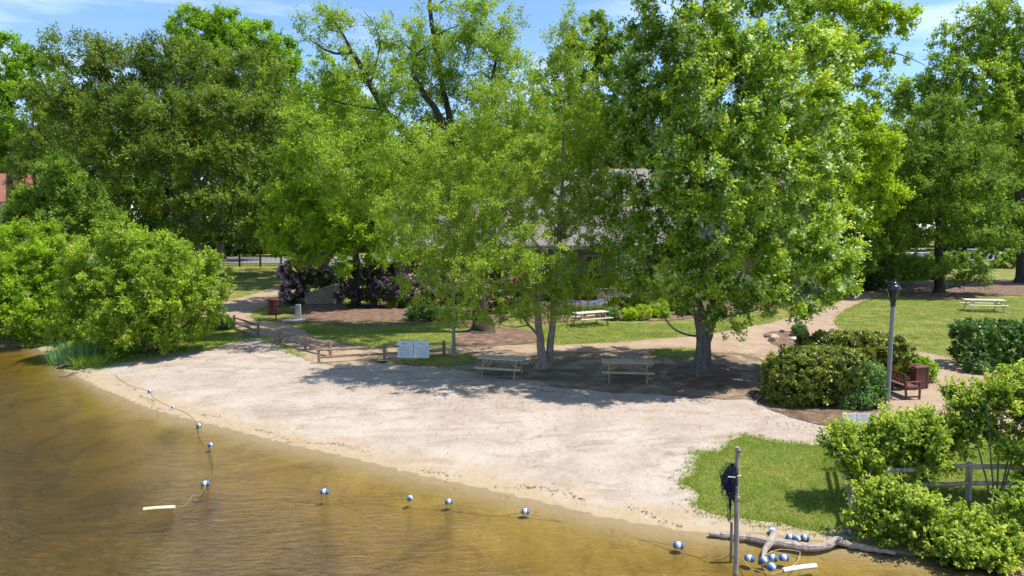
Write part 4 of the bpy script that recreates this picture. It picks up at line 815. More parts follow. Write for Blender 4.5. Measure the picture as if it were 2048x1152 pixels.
# rust bin, iron bench and stone fountain at the left
p = GH(549, 630); root = empty('litter_bin', p, 0, 'tall round rust-brown slatted litter bin at the left path', 'litter bin')
MB().lathe([(.33, .08), (.35, .5), (.36, .98)], 20).build('liner', M['iron'], root)
sl_ = MB().box((0, 0, 0), (.085, .02, 1.0)).mesh('slat', M['rust'], .003)
for i in range(28): a = i*2*math.pi/28; link('slat', sl_, root, (.40*math.cos(a), .40*math.sin(a), .55), (0, 0, a+math.pi/2))
for z in (.12, .98): MB().lathe([(.43, z-.03), (.43, z+.03), (.37, z+.03)], 28).build('hoop', M['rust'], root)
MB().lathe([(.43, 1.03), (.40, 1.08), (.22, 1.13), (.20, 1.10)], 28).build('lid', M['rust'], root)
p = GH(574, 640); root = empty('iron_bench', p, R(14), 'black iron bench between the rust bin and the stone fountain', 'bench'); L = 1.35
for s in (-1, 1):
    x = s*(L/2-.03)
    MB().box((x, -.22, .22), (.04, .04, .44)).build('leg', M['iron'], root); MB().bar((x, .2, 0), (x, .28, .86), .04, .04).build('leg', M['iron'], root)
    MB().box((x, 0, .62), (.05, .5, .03)).build('armrest', M['iron'], root)
st_ = MB().box((0, 0, 0), (L, .035, .02)).mesh('seat_slat', M['iron'])
for i in range(8): link('seat_slat', st_, root, (0, -.2+i*.057, .44))
bs = MB().bar((0, .24, .48), (0, .275, .83), .02, .02).mesh('back_bar', M['iron'])
for i in range(13): link('back_bar', bs, root, (-L/2+.07+i*(L-.14)/12, 0, 0))
MB().box((0, .28, .85), (L, .04, .04)).build('top_rail', M['iron'], root)
p = GH(597, 641); root = empty('drinking_fountain', (p[0], p[1], .1), R(10), 'grey stone drinking fountain on a paved slab by the iron bench', 'drinking fountain')
MB().box((0, 0, .45), (.32, .36, .9), (0, 0, 0), .94).build('pedestal', M['concrete'], root, .02)
MB().lathe([(.05, .62), (.16, .66), (.20, .74), (.20, .76), (.12, .73)], 14, (-.3, -.02, 0)).build('basin', M['pole'], root, smooth_=True)
MB().box((-.2, 0, .70), (.2, .1, .06)).build('bracket', M['pole'], root)
MB().lathe([(.012, .74), (.012, .80), (.02, .82)], 8, (-.28, 0, 0)).build('spout', M['iron'], root)

# dry stone wall, stone by stone
def stone_wall(label, a, b_, z1, z2, seed, th=.35):
    A = GH(*a); B_ = GH(*b_); v = B_-A; L = float(np.hypot(v[0], v[1])); rz = math.atan2(v[1], v[0]); root = empty('stone_wall', A, rz, label, 'wall'); r = random.Random(seed)
    ms = []
    for k in range(8):
        bm = bmesh.new(); bmesh.ops.create_cube(bm, size=1); bmesh.ops.subdivide_edges(bm, edges=bm.edges[:], cuts=1, use_grid_fill=True)
        for vv in bm.verts: vv.co = vv.co.normalized()*.28+vv.co*.62+Vector((r.uniform(-.05, .05), r.uniform(-.05, .05), r.uniform(-.05, .05)))
        me = bpy.data.meshes.new('stone'); bm.to_mesh(me); bm.free(); me.materials.append(M['stone']); ms.append(me)
    z = 0.0
    while z < max(z1, z2):
        hh = r.uniform(.13, .2); x = r.uniform(-.1, 0)
        while x < L:
            w = r.uniform(.2, .48); top = z1+(z2-z1)*min(1, (x+w/2)/L)
            if z+hh*.6 < top:
                o = link('stone', r.choice(ms), root, (x+w/2, r.uniform(-.03, .03), z+hh/2), (0, 0, r.uniform(-.05, .05))); o.scale = (w*1.02, th, hh*1.04)
            x += w
        z += hh
    MB().bar((-.05, 0, z1+.03), (L+.05, 0, z2+.03), th+.1, .07).build('coping', M['concrete'], root, .01)
    return root
stone_wall('low stone wall with sloping coping behind the left garden bed', (612, 609), (680, 606), .75, 1.45, 1)
stone_wall('stretch of stone wall glimpsed behind the flower bed', (1195, 606), (1255, 604), 1.0, 1.0, 2)
p = GH(682, 606); MBs = MB().box((0, 0, .75), (.25, .3, 1.5)); o = MBs.build('gate_post', M['iron'], loc=p); tag(o, 'dark post at the right end of the sloping stone wall', 'post')

# rocks on the gravel
def rock(label, px, py, s, mat, seed):
    r = random.Random(seed); bm = bmesh.new(); bmesh.ops.create_icosphere(bm, subdivisions=2, radius=1)
    for v in bm.verts: v.co *= 1+r.uniform(-.16, .16); v.co.z = max(v.co.z, -.45)
    me = bpy.data.meshes.new('rock'); bm.to_mesh(me); bm.free(); me.materials.append(mat); p = GH(px, py)
    o = link('rock', me, None, (p[0], p[1], p[2]+s[2]*.38), (0, 0, r.uniform(0, 6))); o.scale = s; tag(o, label, 'rock', 'rocks on the gravel')
rock('largest tan rock on the gravel, left of the round bush', 1548, 682, (0.41, 0.27, 0.27), M['rock'], 1)
rock('tan rock touching the left of the round bush', 1590, 672, (0.30, 0.20, 0.19), M['rock'], 2)
rock('flat white rock in front of the round bush', 1588, 679, (0.27, 0.20, 0.11), M['white'], 3)
rock('small dark rock at the left end of the rock group', 1534, 675, (0.18, 0.14, 0.11), M['darkrock'], 4)
rock('small dark rock at the back of the rock group', 1564, 665, (0.16, 0.14, 0.12), M['darkrock'], 5)
rock('pale rock at the corner of the clipped hedge', 1611, 684, (0.24, 0.16, 0.15), M['concrete'], 6)

# buoys
def buoy(label, px, py, rz, s=1.0, tilt=0, group='buoys on the swim line', on=None, dim=1):
    p = GH(px, py) if on == 'land' else G(px, py, WATER)
    z = p[2]+(.07 if on == 'land' else .035)
    root = empty('buoy', (p[0], p[1], z), R(rz), label, 'buoy', group); root.rotation_euler = (0, R(tilt), R(rz)); root.scale = (s*(.70 if 'log' in group else .76),)*3
    Mx = Matrix.Rotation(R(90), 3, 'Y')
    MB().lathe([(.098, -.055), (.103, 0), (.098, .055)], 14, M=Mx).build('band', M['white'], root, smooth_=True)
    for k in (-1, 1):
        prof = [(.098, .055), (.095, .09), (.075, .125), (.035, .145), (.015, .147)]; prof = [(a, k*b_) for a, b_ in prof]
        if k < 0: prof = prof[::-1]
        MB().lathe(prof, 14, M=Mx).build('end_cap', M['blue'], root, smooth_=True)
    return root
line = [('faded buoy lying on the wet sand at the far left of the line', 300, 786, 60, .75, 'land'), ('small pale buoy at the water edge, second from the far end of the line', 347, 817, 60, .75, None), ('small pale buoy third along the swim line from its far left end', 398, 853, 60, .8, None), ('small pale buoy just beyond the corner of the swim line', 421, 892, 70, .8, None),
        ('blue and white corner buoy above the yellow foam strip', 411, 970, 5, .95, None), ('blue and white buoy first to the right of the corner buoy', 649, 986, 0, .95, None), ('nearly all blue buoy seen end-on in mid line', 820, 999, 75, .8, None), ('blue and white buoy just right of the end-on blue one', 898, 1006, 10, .85, None),
        ('blue and white buoy off the middle of the beach', 1051, 1026, -8, .9, None), ('blue and white buoy nearest the net post on the line', 1357, 1094, -12, 1.0, None)]
for lb, x, y, a, s, on in line: buoy(lb, x, y, a, s, on=on)
heap = [('buoy on the sand standing topmost behind the drift log', 1544, 1068, 80, 1.0, 'land', -25), ('left buoy of the pile behind the drift log', 1580, 1082, -20, .9, 'land', 0), ('middle buoy of the pile behind the drift log', 1594, 1086, 30, .9, 'land', 10), ('right buoy of the pile behind the drift log', 1610, 1083, -25, .9, 'land', 0), ('faded buoy under the shrub at the right end of the drift log', 1697, 1070, 10, .8, 'land', 0),
        ('leftmost buoy of the floating cluster by the net post', 1499, 1120, -30, 1.0, None, 0), ('second floating buoy of the cluster, left of the branch stub', 1528, 1124, 10, .95, None, 0), ('floating buoy in the middle of the cluster', 1546, 1119, -35, .95, None, 0), ('rightmost floating buoy of the cluster', 1568, 1119, -8, .95, None, 0), ('nearest buoy of the cluster, just left of the white foam tube', 1543, 1137, 30, 1.0, None, 0)]
for lb, x, y, a, s, on, tl in heap: buoy(lb, x, y, a, s, tl, 'buoys by the drift log', on)
def rope(name, label, pts, rad, sag=.14):
    P = []
    for (x1, y1), (x2, y2) in zip(pts, pts[1:]):
        a = G(x1, y1, WATER); b_ = G(x2, y2, WATER)
        for t in np.linspace(0, 1, 9)[:-1]:
            q = a*(1-t)+b_*t; side = np.array([-(b_-a)[1], (b_-a)[0], 0])*.05*math.sin(t*math.pi)*(1 if (x1 % 2) else -1)
            hh = h1(q[0], q[1])+.03; q = q+side; q[2] = max(hh, WATER+.015-sag*math.sin(math.pi*t)); P.append(q)
    P.append(G(*pts[-1], WATER)+np.array([0, 0, .02])); P = np.array(P); o = P[0].copy()
    ob = MB().tube(P-o, rad, 5).build(name, M['rope'], loc=o); tag(ob, label, 'rope'); return ob
rope('swim_line_rope', 'thin rope joining the buoys around the swimming area', [(230, 752)]+[(x, y) for _, x, y, *_ in line]+[(1420, 1112), (1466, 1098)], .008)
rope('loose_rope', 'tangle of pale rope around the floating buoy cluster', [(1470, 1100), (1490, 1125), (1505, 1140), (1540, 1150), (1590, 1130), (1600, 1105), (1560, 1100), (1530, 1112), (1550, 1140), (1590, 1142), (1610, 1128)], .009, .0)
rope('anchor_rope', 'rope trailing from the corner buoy to the yellow foam strip', [(411, 972), (385, 992), (348, 1014)], .009, .1)
def tube_thing(name, label, cat, a, b_, rad, mat, z=WATER+.01):
    A = G(*a, z); B_ = G(*b_, z); o = (A+B_)/2; n = 9
    P = [A*(1-t)+B_*t-o+np.array([0, 0, .012*math.sin(t*3)]) for t in np.linspace(0, 1, n)]
    ob = MB().tube(P, rad, 10).build(name, mat, loc=o, smooth_=False); tag(ob, label, cat)
tube_thing('foam_tube', 'yellowed foam strip floating alone at the lower left', 'foam tube', (287, 1019), (350, 1015), .045, M['foam'])
tube_thing('foam_tube', 'white foam tube floating beside the buoy cluster', 'foam tube', (1566, 1141), (1632, 1132), .05, M['whitefoam'])

# drift log with a stub branch
def log():
    px_ = [(1418, 1073, .05), (1450, 1074, .08), (1490, 1079, .09), (1540, 1088, .10), (1580, 1094, .10), (1615, 1100, .085), (1645, 1099, .08), (1675, 1092, .085), (1700, 1095, .07), (1740, 1102, .06), (1790, 1112, .04)]
    W_ = np.array([G(x, y, WATER) for x, y, _ in px_]); W_[:, 2] = WATER+.05; W_[7, 2] += .08; o = W_[3].copy(); root = empty('drift_log', o, 0, 'bleached drift log lying along the waterline by the buoys', 'log'); r = random.Random(5)
    t = np.linspace(0, len(W_)-1, 50); P = np.stack([np.interp(t, np.arange(len(W_)), W_[:, k]) for k in range(3)], 1); rd = np.interp(t, np.arange(len(W_)), [q[2] for q in px_])
    P += np.array([[r.uniform(-.012, .012) for _ in range(3)] for _ in P]); rd = np.array([q*r.uniform(.85, 1.15) for q in rd])
    MB().tube(P-o, rd, 9).build('log', M['driftwood'], root)
    b1 = np.array([G(x, y, WATER) for x, y in ((1548, 1082), (1540, 1094), (1530, 1101), (1525, 1115))]); b1[:, 2] = [WATER+.14, WATER+.10, WATER+.02, WATER-.02]
    MB().tube(b1-o, [.085, .08, .06, .03], 8).build('branch_stub', M['driftwood'], root)
log()
def stick(label, pts, mat, rad, up=.03):
    W_ = np.array([GH(x, y)+np.array([0, 0, up+dz]) for x, y, dz in pts]); o = W_[0].copy()
    if W_[0][2] < WATER: W_[:, 2] = np.maximum(W_[:, 2], WATER+.01)
    o = W_[0].copy(); ob = MB().tube(W_-o, rad, 7).build('driftwood_stick', mat, loc=o); tag(ob, label, 'driftwood')
stick('dark driftwood stick at the waterline by the reeds', [(118, 757, .02), (132, 755, .05), (146, 750, .08), (158, 748, .04)], M['wood_post'], [.02, .04, .06, .03])
stick('bare broken branch lying at the left foot of the clipped hedge', [(1509, 806, 0), (1522, 798, .06), (1536, 790, .15)], M['driftwood'], [.015, .03, .02])

# net post
def netpost():
    A = G(1469, 1146, WATER); B_ = PD(1477, 894, A[1]+.15); root = empty('net_post', (A[0], A[1], A[2]), 0, 'leaning grey net post in the shallows with a bundled navy net', 'post'); o = A
    t = np.linspace(-.3, 1, 9)[:, None]; P = (A*(1-t)+B_*t)-o; P[:, 0] += .02*np.sin(np.linspace(0, 5, 9))
    MB().tube(P, np.linspace(.054, .042, 9), 9).build('pole', M['stake'], root)
    q = lambda s: (A*(1-s)+B_*s)-o
    for s in (.97, .60): MB().tube([q(s)-np.array([0, 0, .03]), q(s)+np.array([0, 0, .03])], [.06, .058], 10).build('collar', M['wood_post'] if s > .9 else M['stake'], root)
    # the net: a draped bundle of crossing cords
    r = np.random.RandomState(3); mb = MB()
    for k in range(46):
        a = r.uniform(-.6, 3.7); s0 = r.uniform(.80, .86); p0 = q(s0)+np.array([-.03, 0, .02*r.randn()]); w = r.uniform(.05, .25)
        top = p0+np.array([-w*.6, .10*math.cos(a), .05*r.rand()]); mid = p0+np.array([-w*1.15, .16*math.cos(a), -.16-.1*r.rand()]); low = p0+np.array([-w*.55-.02, .10*math.cos(a), -.36-.12*r.rand()])
        end = q(.38+.2*r.rand())+np.array([-.10-.05*r.rand(), .05*r.randn(), 0])
        C = [p0, top, mid, low, end] if k % 3 == 0 else [p0, top, mid, low, q(s0-.24)+np.array([-.04, 0, 0])]
        C = np.array(C); tt = np.linspace(0, 4, 13); Pn = np.stack([np.interp(tt, np.arange(5), C[:, j]) for j in range(3)], 1)
        mb.tube(Pn+r.randn(*Pn.shape)*.006, .0055, 4, False)
    for k in range(26):   # cross cords
        z = r.uniform(.62, .84); p0 = q(z)+np.array([-.03, 0, 0]); w = .25*math.sin(max(.15, min(1, (z-.58)/.26))*3.0)+.04; aa = np.linspace(0, math.pi, 9)
        Pn = np.stack([p0[0]-w*np.sin(aa), p0[1]+.15*np.cos(aa), p0[2]-.12*np.sin(aa)+.02*r.randn(9)], 1); mb.tube(Pn, .005, 4, False)
    mb.build('net', M['net'], root)
    bm = bmesh.new(); bmesh.ops.create_icosphere(bm, subdivisions=3, radius=1)
    for v in bm.verts: v.co *= 1+r.uniform(-.14, .14)
    me = bpy.data.meshes.new('net_bundle'); bm.to_mesh(me); bm.free(); me.materials.append(M['net']); b_ = link('net_bundle', me, root, q(.72)+np.array([-.15, 0, .0])); b_.scale = (.10, .09, .16)
    MB().tube([q(.78)+np.array([-.22, -.1, 0]), q(.775)+np.array([-.10, -.14, .02]), q(.78)+np.array([.03, -.08, .02])], .014, 6).build('tie_cord', M['white'], root)
netpost()
A = G(1462, 1112, WATER); o = MB().tube([(0, 0, -.5), (.0, 0, .2), (-.01, 0, .72)], [.03, .03, .028], 8).build('stake', M['wood_post'], loc=A); tag(o, 'thin dark stake in the water just left of the net post', 'stake')

# buildings
M['shingle'] = ground_mat('grey_shingle', [(.3, (.20, .175, .155)), (.7, (.30, .265, .24))], .8, 8, bumps=((6, .6, .03),), stretch=(1, 1, 4))
M['siding'] = simple('dark_siding', (.12, .11, .095), .8, var=.15, scale=3)
M['trim'] = simple('tan_trim', (.35, .27, .19), .6, var=.1)
M['gutter'] = simple('pale_gutter', (.55, .55, .55), .4, var=.05)
M['pane'] = simple('dark_pane', (.02, .024, .028), .08, var=.1, spec=.7)
M['redroof'] = simple('red_tile', (.27, .11, .075), .8, var=.25, scale=4, stretch=(1, 1, 5), bmp=.03)
M['stucco'] = simple('cream_stucco', (.5, .44, .36), .9, var=.1)
def gable(mb, x0, x1, y0, y1, ze, zr, th=.18):
    ym = (y0+y1)/2
    for (ya, za, yb, zb) in ((y0, ze, ym, zr), (y1, ze, ym, zr)):
        mb.add([(x0, ya, za), (x1, ya, za), (x1, yb, zb), (x0, yb, zb), (x0, ya, za-th), (x1, ya, za-th), (x1, yb, zb-th), (x0, yb, zb-th)], [(0, 1, 2, 3), (7, 6, 5, 4), (0, 4, 5, 1), (1, 5, 6, 2), (2, 6, 7, 3), (3, 7, 4, 0)])
    return mb
def lodge():
    D = 54.0; x0, x1 = PD(1000, 500, D)[0], PD(1660, 500, D)[0]; xw = PD(775, 500, D)[0]; root = empty('lodge', (x0, D, 0), 0, 'long building with grey shingle roof hidden behind the beach trees', 'building')
    L = x1-x0; wing = xw-x0
    MB().box((L/2, 6, 2.15), (L-.6, 11, 4.3)).build('wall', M['siding'], root)
    mb = MB(); 
    for x, w in ((.31, 1), (L-.31, -1)): mb.add([(x, .5, 4.3), (x, 11.5, 4.3), (x, 6, 10.0)], [(0, 1, 2)])
    mb.build('gable_wall', M['siding'], root)
    rf = gable(MB(), -.3, L+.3, -.6, 12.6, 4.25, 10.4).build('roof', M['shingle'], root)
    MB().box((L/2, -.68, 4.18), (L+.5, .14, .13)).build('gutter', M['gutter'], rf); MB().box((L/2, -.55, 4.0), (L+.3, .05, .2)).build('fascia', M['trim'], rf)
    MB().box((wing/2, 7, 1.9), (abs(wing)-.2, 9, 3.8)).build('wing_wall', M['siding'], root)
    wf = gable(MB(), wing-.4, -.31, 1.8, 12.2, 3.9, 8.2).build('wing_roof', M['shingle'], root); MB().box((wing/2, 1.7, 3.84), (abs(wing), .12, .12)).build('gutter', M['gutter'], wf)
    fr_ = [MB().box((0, 0, 0), (1.3, .08, 1.55)).mesh('window', M['trim']), MB().box((0, -.05, .37), (.52, .03, .64)).mesh('pane', M['pane'])]
    for i in range(9):
        x = 1.6+i*(L-3)/8; w = link('window', fr_[0], root, (x, .47, 2.6))
        for sx in (-1, 1):
            for sz in (0, 1): link('pane', fr_[1], w, (sx*.3, 0, -.74*sz))
    for i in range(3):
        w = link('window', fr_[0], root, (wing+2+i*(abs(wing)-3.5)/2, 2.47, 2.2))
        for sx in (-1, 1):
            for sz in (0, 1): link('pane', fr_[1], w, (sx*.3, 0, -.74*sz))
    d = MB(); xd = PD(1205, 500, D)[0]-x0
    d.box((xd, 3.6, 6.9), (2.2, 3.0, 1.6)); dm = d.build('dormer', M['siding'], root)
    MB().add([(xd-1.4, 1.9, 7.65), (xd+1.4, 1.9, 7.65), (xd+1.4, 5.4, 8.6), (xd-1.4, 5.4, 8.6), (xd-1.4, 1.9, 7.75), (xd+1.4, 1.9, 7.75), (xd+1.4, 5.4, 8.7), (xd-1.4, 5.4, 8.7)], [(3, 2, 1, 0), (4, 5, 6, 7), (0, 1, 5, 4), (1, 2, 6, 5), (2, 3, 7, 6), (3, 0, 4, 7)]).build('dormer_roof', M['shingle'], dm)
    for s in (-.5, .5): MB().box((xd+s, 2.08, 7.0), (.8, .06, 1.0)).build('dormer_window', M['pane'], dm)
    MB().box((PD(1138, 400, D)[0]-x0, 5.2, 10.3), (.5, .5, 1.2)).build('chimney', M['gutter'], root, .02)
lodge()
def redhouse():
    c = PD(-10, 400, 105); root = empty('red_roofed_house', (c[0], 105, 0), R(8), 'house with red tiled roof peeping out at the far left', 'house')
    MB().box((0, 5, 4.2), (11, 9, 8.4)).build('wall', M['stucco'], root); rf = gable(MB(), -5.9, 5.9, -.2, 10.2, 8.5, 12.9).build('roof', M['redroof'], root)
    MB().box((1.5, 4, 13.2), (.8, .8, 1.8)).build('chimney', M['redroof'], rf)
    for i in range(4): w = MB().box((-4+i*2.6, .47, 6.4), (1.1, .1, 1.5)).build('window', M['trim'], root); MB().box((-4+i*2.6, .40, 6.4), (.9, .06, 1.3)).build('pane', M['pane'], w)
redhouse()
# iron fence in front of the street
def ironfence():
    D = 88; x0 = PD(395, 500, D)[0]; x1 = PD(640, 500, D)[0]; root = empty('iron_fence', (x0, D, 0), 0, 'black iron picket fence in front of the sunlit street at left', 'fence'); L = x1-x0
    pk = MB().box((0, 0, .72), (.03, .03, 1.35)).mesh('picket', M['iron']); n = int(L/.16)
    for i in range(n): link('picket', pk, root, (i*.16, 0, 0))
    ps = MB().box((0, 0, .8), (.16, .16, 1.6)).mesh('post', M['iron'])
    for i in range(int(L/2.6)+1): link('post', ps, root, (i*2.6+.05, -.02, 0))
    for z in (.22, 1.22): MB().box((L/2, -.03, z), (L, .04, .06)).build('rail', M['iron'], root)
ironfence()
# parked cars in the far right lane
M['carglass'] = simple('car_glass', (.02, .025, .03), .06, var=.05, spec=.8); M['tyre'] = simple('tyre_rubber', (.02, .02, .02), .9, var=.1)
def car(label, x, y, col, rz):
    root = empty('parked_car', (x, y, .07), rz, label, 'car', 'cars parked behind the right trees'); m = simple('car_paint', col, .25, var=.03, spec=.6)
    def prof(pts, w, nm, mt, par, taper=0):
        n = len(pts); v = [(px_, -w/2+(taper if z > .9 else 0), z) for px_, z in pts]+[(px_, w/2-(taper if z > .9 else 0), z) for px_, z in pts]
        f = [tuple(range(n)), tuple(range(2*n-1, n-1, -1))]+[(i, n+i, n+(i+1) % n, (i+1) % n) for i in range(n)]
        return MB().add(v, f).build(nm, mt, par, .04)
    prof([(-2.2, .3), (-2.25, .65), (-2.15, .88), (-1.7, .96), (1.0, .98), (2.05, .82), (2.25, .6), (2.2, .3)], 1.78, 'body', m, root)
    prof([(-1.75, .95), (-1.2, 1.40), (.3, 1.42), (1.05, .97)], 1.6, 'cabin', M['carglass'], root, .16); prof([(-1.25, 1.385), (-1.15, 1.45), (.22, 1.47), (.36, 1.40)], 1.36, 'roof', m, root)
    for sx in (-1.4, 1.4):
        for sy in (-1, 1): MB().lathe([(.2, -.1), (.32, -.1), (.32, .1), (.2, .1)], 16, (sx, sy*.82, .32), Matrix.Rotation(R(90), 3, 'X')).build('wheel', M['tyre'], root)
    for sy in (-.6, .6): MB().box((2.2, sy, .66), (.1, .3, .14)).build('headlight', M['white'], root, .01)
for lb, px_, D_, c_, rz in (('white car at the right edge behind the layered tree', 2030, 103, (.7, .7, .7), .15), ('pale blue car showing past the larch trunk', 1955, 103, (.35, .48, .55), .1), ('silver car left of the larch trunk', 1842, 104, (.45, .46, .47), .1)):
    q = PD(px_, 500, D_); car(lb, q[0], D_, c_, rz)

# ------------------------------------------------------------------ small plants and ground cover
def clump(name, label, cat, px, py, w, hgt, n, bw, mat, seed, flower=None, lean=.25, tint=(.2, .8), group=None, dp=None):
    p = GH(px, py); r = np.random.RandomState(seed); root = empty(name, p, 0, label, cat, group)
    P = np.stack([r.uniform(-1, 1, n)*w/2, r.uniform(-1, 1, n)*(dp or w*.45)/2], 1); H = hgt*r.uniform(.6, 1.1, n); a = r.uniform(0, 6.28, n)
    ln = r.randn(n, 2)*lean*H[:, None]+P*.25; dx = np.stack([np.cos(a), np.sin(a)], 1)*bw*.5
    z = hfun(P+p[:2])-p[2]
    V = np.zeros((n, 5, 3)); V[:, 0, :2] = P-dx; V[:, 1, :2] = P+dx; V[:, 2, :2] = P+ln*.45+dx*.8; V[:, 3, :2] = P+ln; V[:, 4, :2] = P+ln*.45-dx*.8
    V[:, 0, 2] = V[:, 1, 2] = z; V[:, 2, 2] = V[:, 4, 2] = z+H*.6; V[:, 3, 2] = z+H
    k = np.arange(n)[:, None]*5; F4 = k+np.array([[0, 1, 2, 4]]); F3 = k+np.array([[4, 2, 3]])
    link('blades', np_mesh('blades', V.reshape(-1, 3), F4=F4, F3=F3, mat=mat, tint=np.repeat(np.clip(tint[0]+(tint[1]-tint[0])*r.rand(n), 0, 1), 5)), root)
    if flower:
        nf = n//7; fo = unit(r.randn(nf*8, 3)); c = np.column_stack([P[:nf]+ln[:nf]*.6, z[:nf]+hgt*r.uniform(.92, 1.15, nf)]); fp = np.repeat(c, 8, 0)+fo*.045
        Vf = leaf_quads(fp, np.cross(fo, r.randn(nf*8, 3)), fo, np.full(nf*8, .08), np.full(nf*8, .07), .1)
        link('blossom', np_mesh('blossom', Vf, F4=np.arange(nf*32).reshape(-1, 4), mat=flower, tint=np.repeat(r.rand(nf*8), 4)), root)
    return root
F_iris = leaf_mat('petal_iris', [(0, (.04, .02, .12)), (1, (.13, .07, .28))], .2, .7, .1, (1, 1, 1)); F_blue = leaf_mat('petal_blue', [(0, (.08, .13, .28)), (1, (.20, .28, .45))], .2, .7, .1, (1, 1, 1))
clump('iris_clump', 'clump of dark violet irises behind the grass picnic table', 'plant', 1138, 630, 1.5, .85, 420, .035, L_bluegreen, 1, F_iris, .12)
clump('iris_clump', 'clump of pale blue irises right of the violet ones', 'plant', 1190, 632, 1.3, .85, 360, .035, L_bluegreen, 2, F_blue, .12)
clump('daylily_clump', 'arching green daylilies left of the birch, under the purple shrubs', 'plant', 815, 614, 2.6, .7, 420, .05, L_lime, 3, None, .4)
clump('daylily_clump', 'dark daylily clump between lamp post and flared root base', 'plant', 925, 640, 1.8, .6, 320, .05, L_dkhedge, 4, None, .4)
clump('daylily_clump', 'blue-green leaf clump right of the flared root base', 'plant', 1040, 634, 1.2, .55, 240, .05, L_bluegreen, 5, None, .4)
hedge('flower_shrub', 'light green low shrub in the bed right of the irises', (1250, 622), [(1240, 610, 30, 12, 0, .8), (1270, 612, 26, 10, 0, .7)], L_shrub, 170, 71, 'shrub', boxy=0, leaf_len=.09, spray_len=.25)
hedge('flower_shrub', 'small blue-green cushion nearest the grass picnic table', (1224, 640), [(1224, 630, 13, 11, 0, .35)], L_bluegreen, 70, 72, 'shrub', boxy=0, leaf_len=.08, spray_len=.2)
hedge('flower_shrub', 'yellow-tipped low shrub in the middle of the flower bed', (1278, 640), [(1262, 630, 18, 10, 0, .5), (1285, 626, 16, 12, .2, .5)], L_yellow, 120, 73, 'shrub', boxy=0, leaf_len=.08, spray_len=.22)
hedge('flower_shrub', 'yellow-green mound with grey-green skirt left of the maple trunk', (1322, 634), [(1318, 615, 16, 13, .2, .5), (1320, 628, 18, 8, -.2, .5)], L_lime, 130, 74, 'shrub', boxy=0, leaf_len=.08, spray_len=.22)
hedge('flower_shrub', 'golden yellow bush just left of the maple trunk', (1345, 622), [(1345, 607, 12, 12, 0, .4)], L_yellow, 70, 75, 'shrub', boxy=0, leaf_len=.08, spray_len=.2)
hedge('flower_shrub', 'grey-green low plants right of the golden bush', (1375, 630), [(1365, 620, 14, 9, 0, .4), (1385, 624, 12, 7, 0, .4)], L_bluegreen, 90, 76, 'shrub', boxy=0, leaf_len=.08, spray_len=.2)
hedge('ground_juniper', 'dark spreading shrub under the birch leaves behind the lamp post', (870, 640), [(850, 628, 38, 14, 0, .9), (890, 630, 34, 14, 0, .9)], L_dkhedge, 200, 77, 'shrub', boxy=0, leaf_len=.1, spray_len=.3)
hedge('dark_shrub', 'dark blue-green low shrubs at the far bend of the right path', (1720, 582), [(1695, 570, 22, 12, 0, .8), (1740, 568, 24, 12, .4, .8)], L_rhodo, 160, 78, 'shrub', boxy=0, leaf_len=.14, spray_len=.3)
M['reed'] = leaf_mat('reed_blade', [(0, (.04, .10, .03)), (.5, (.09, .18, .06)), (1, (.20, .26, .09))], .3)
clump('reeds', 'tuft of tall green reeds standing at the waterline below the shrubs', 'reeds', 150, 724, 1.9, 1.15, 420, .022, M['reed'], 6, None, .22, dp=1.2)
clump('reeds', 'low yellowish reeds on the bank right of the tall tuft', 'reeds', 182, 732, 1.4, .6, 260, .022, L_shrub, 7, None, .35, dp=.9)
LAWN1 = wpoly([(600, 652), (700, 640), (850, 642), (905, 672), (890, 690), (760, 694), (660, 676)], 0, .5, 1)
LAWN2 = wpoly([(1090, 655), (1200, 645), (1320, 650), (1480, 632), (1560, 625), (1500, 652), (1400, 668), (1250, 682), (1110, 688), (1080, 676)], 0, .5, 1)
LAWN3 = wpoly([(1672, 640), (1730, 602), (1800, 590), (1950, 600), (2080, 600), (2080, 700), (1960, 738), (1830, 698), (1700, 662)], 0, .5, 1)
LAWN4 = wpoly([(190, 742), (240, 705), (340, 690), (440, 660), (465, 684), (345, 704), (260, 721)], 0, .5, 1)
tag(blades('grass', [PATCH], [80000], .075, .018, M['blade'], 1, .7, tint=(.15, 1.0)), 'short grass on the bank beside the net post', 'grass', kind='stuff')
tag(blades('grass', [LAWN1, LAWN2, LAWN3, LAWN4, TUFT1, TUFT2, ISLE], [13000, 16000, 32000, 8000, 1500, 1500, 1500], .06, .03, M['blade'], 2, .6, tint=(.1, .85)), 'mown grass of the park lawns', 'grass', kind='stuff')
# sparse tufts and litter loosening the sand's edge
def fringe(name, label, polys, n, wdt, hgt, w, seed):   # tufts straying over the edges of the lawns
    r = np.random.RandomState(seed); P = []
    for poly, k in zip(polys, n):
        c = poly[r.randint(0, len(poly), k//6)]+r.randn(k//6, 2)*wdt; P.append(np.repeat(c, 6, 0)+r.randn(len(c)*6, 2)*.05)
    P = np.concatenate(P); P = P[~inside(P, WPOLY)]; N = len(P); z = hfun(P)+.01; H = hgt*r.uniform(.5, 1.4, N); a = r.uniform(0, 6.28, N); dx = np.stack([np.cos(a), np.sin(a)], 1)*w/2; ln = r.randn(N, 2)*.6*H[:, None]
    V = np.empty((N, 3, 3)); V[:, 0, :2] = P-dx; V[:, 1, :2] = P+dx; V[:, 2, :2] = P+ln; V[:, 0, 2] = z; V[:, 1, 2] = z; V[:, 2, 2] = z+H
    tag(link(name, np_mesh(name, V.reshape(-1, 3), F3=np.arange(N*3).reshape(-1, 3), mat=M['blade'], tint=np.repeat(r.rand(N), 3))), label, 'grass', kind='stuff')
fringe('grass_tufts', 'stray grass tufts along the edges of the lawns', [PATCH, PATH, upper[:40], TUFT1, TUFT2, ISLE], [14000, 12000, 4000, 1500, 2500, 800], .17, .07, .02, 5)
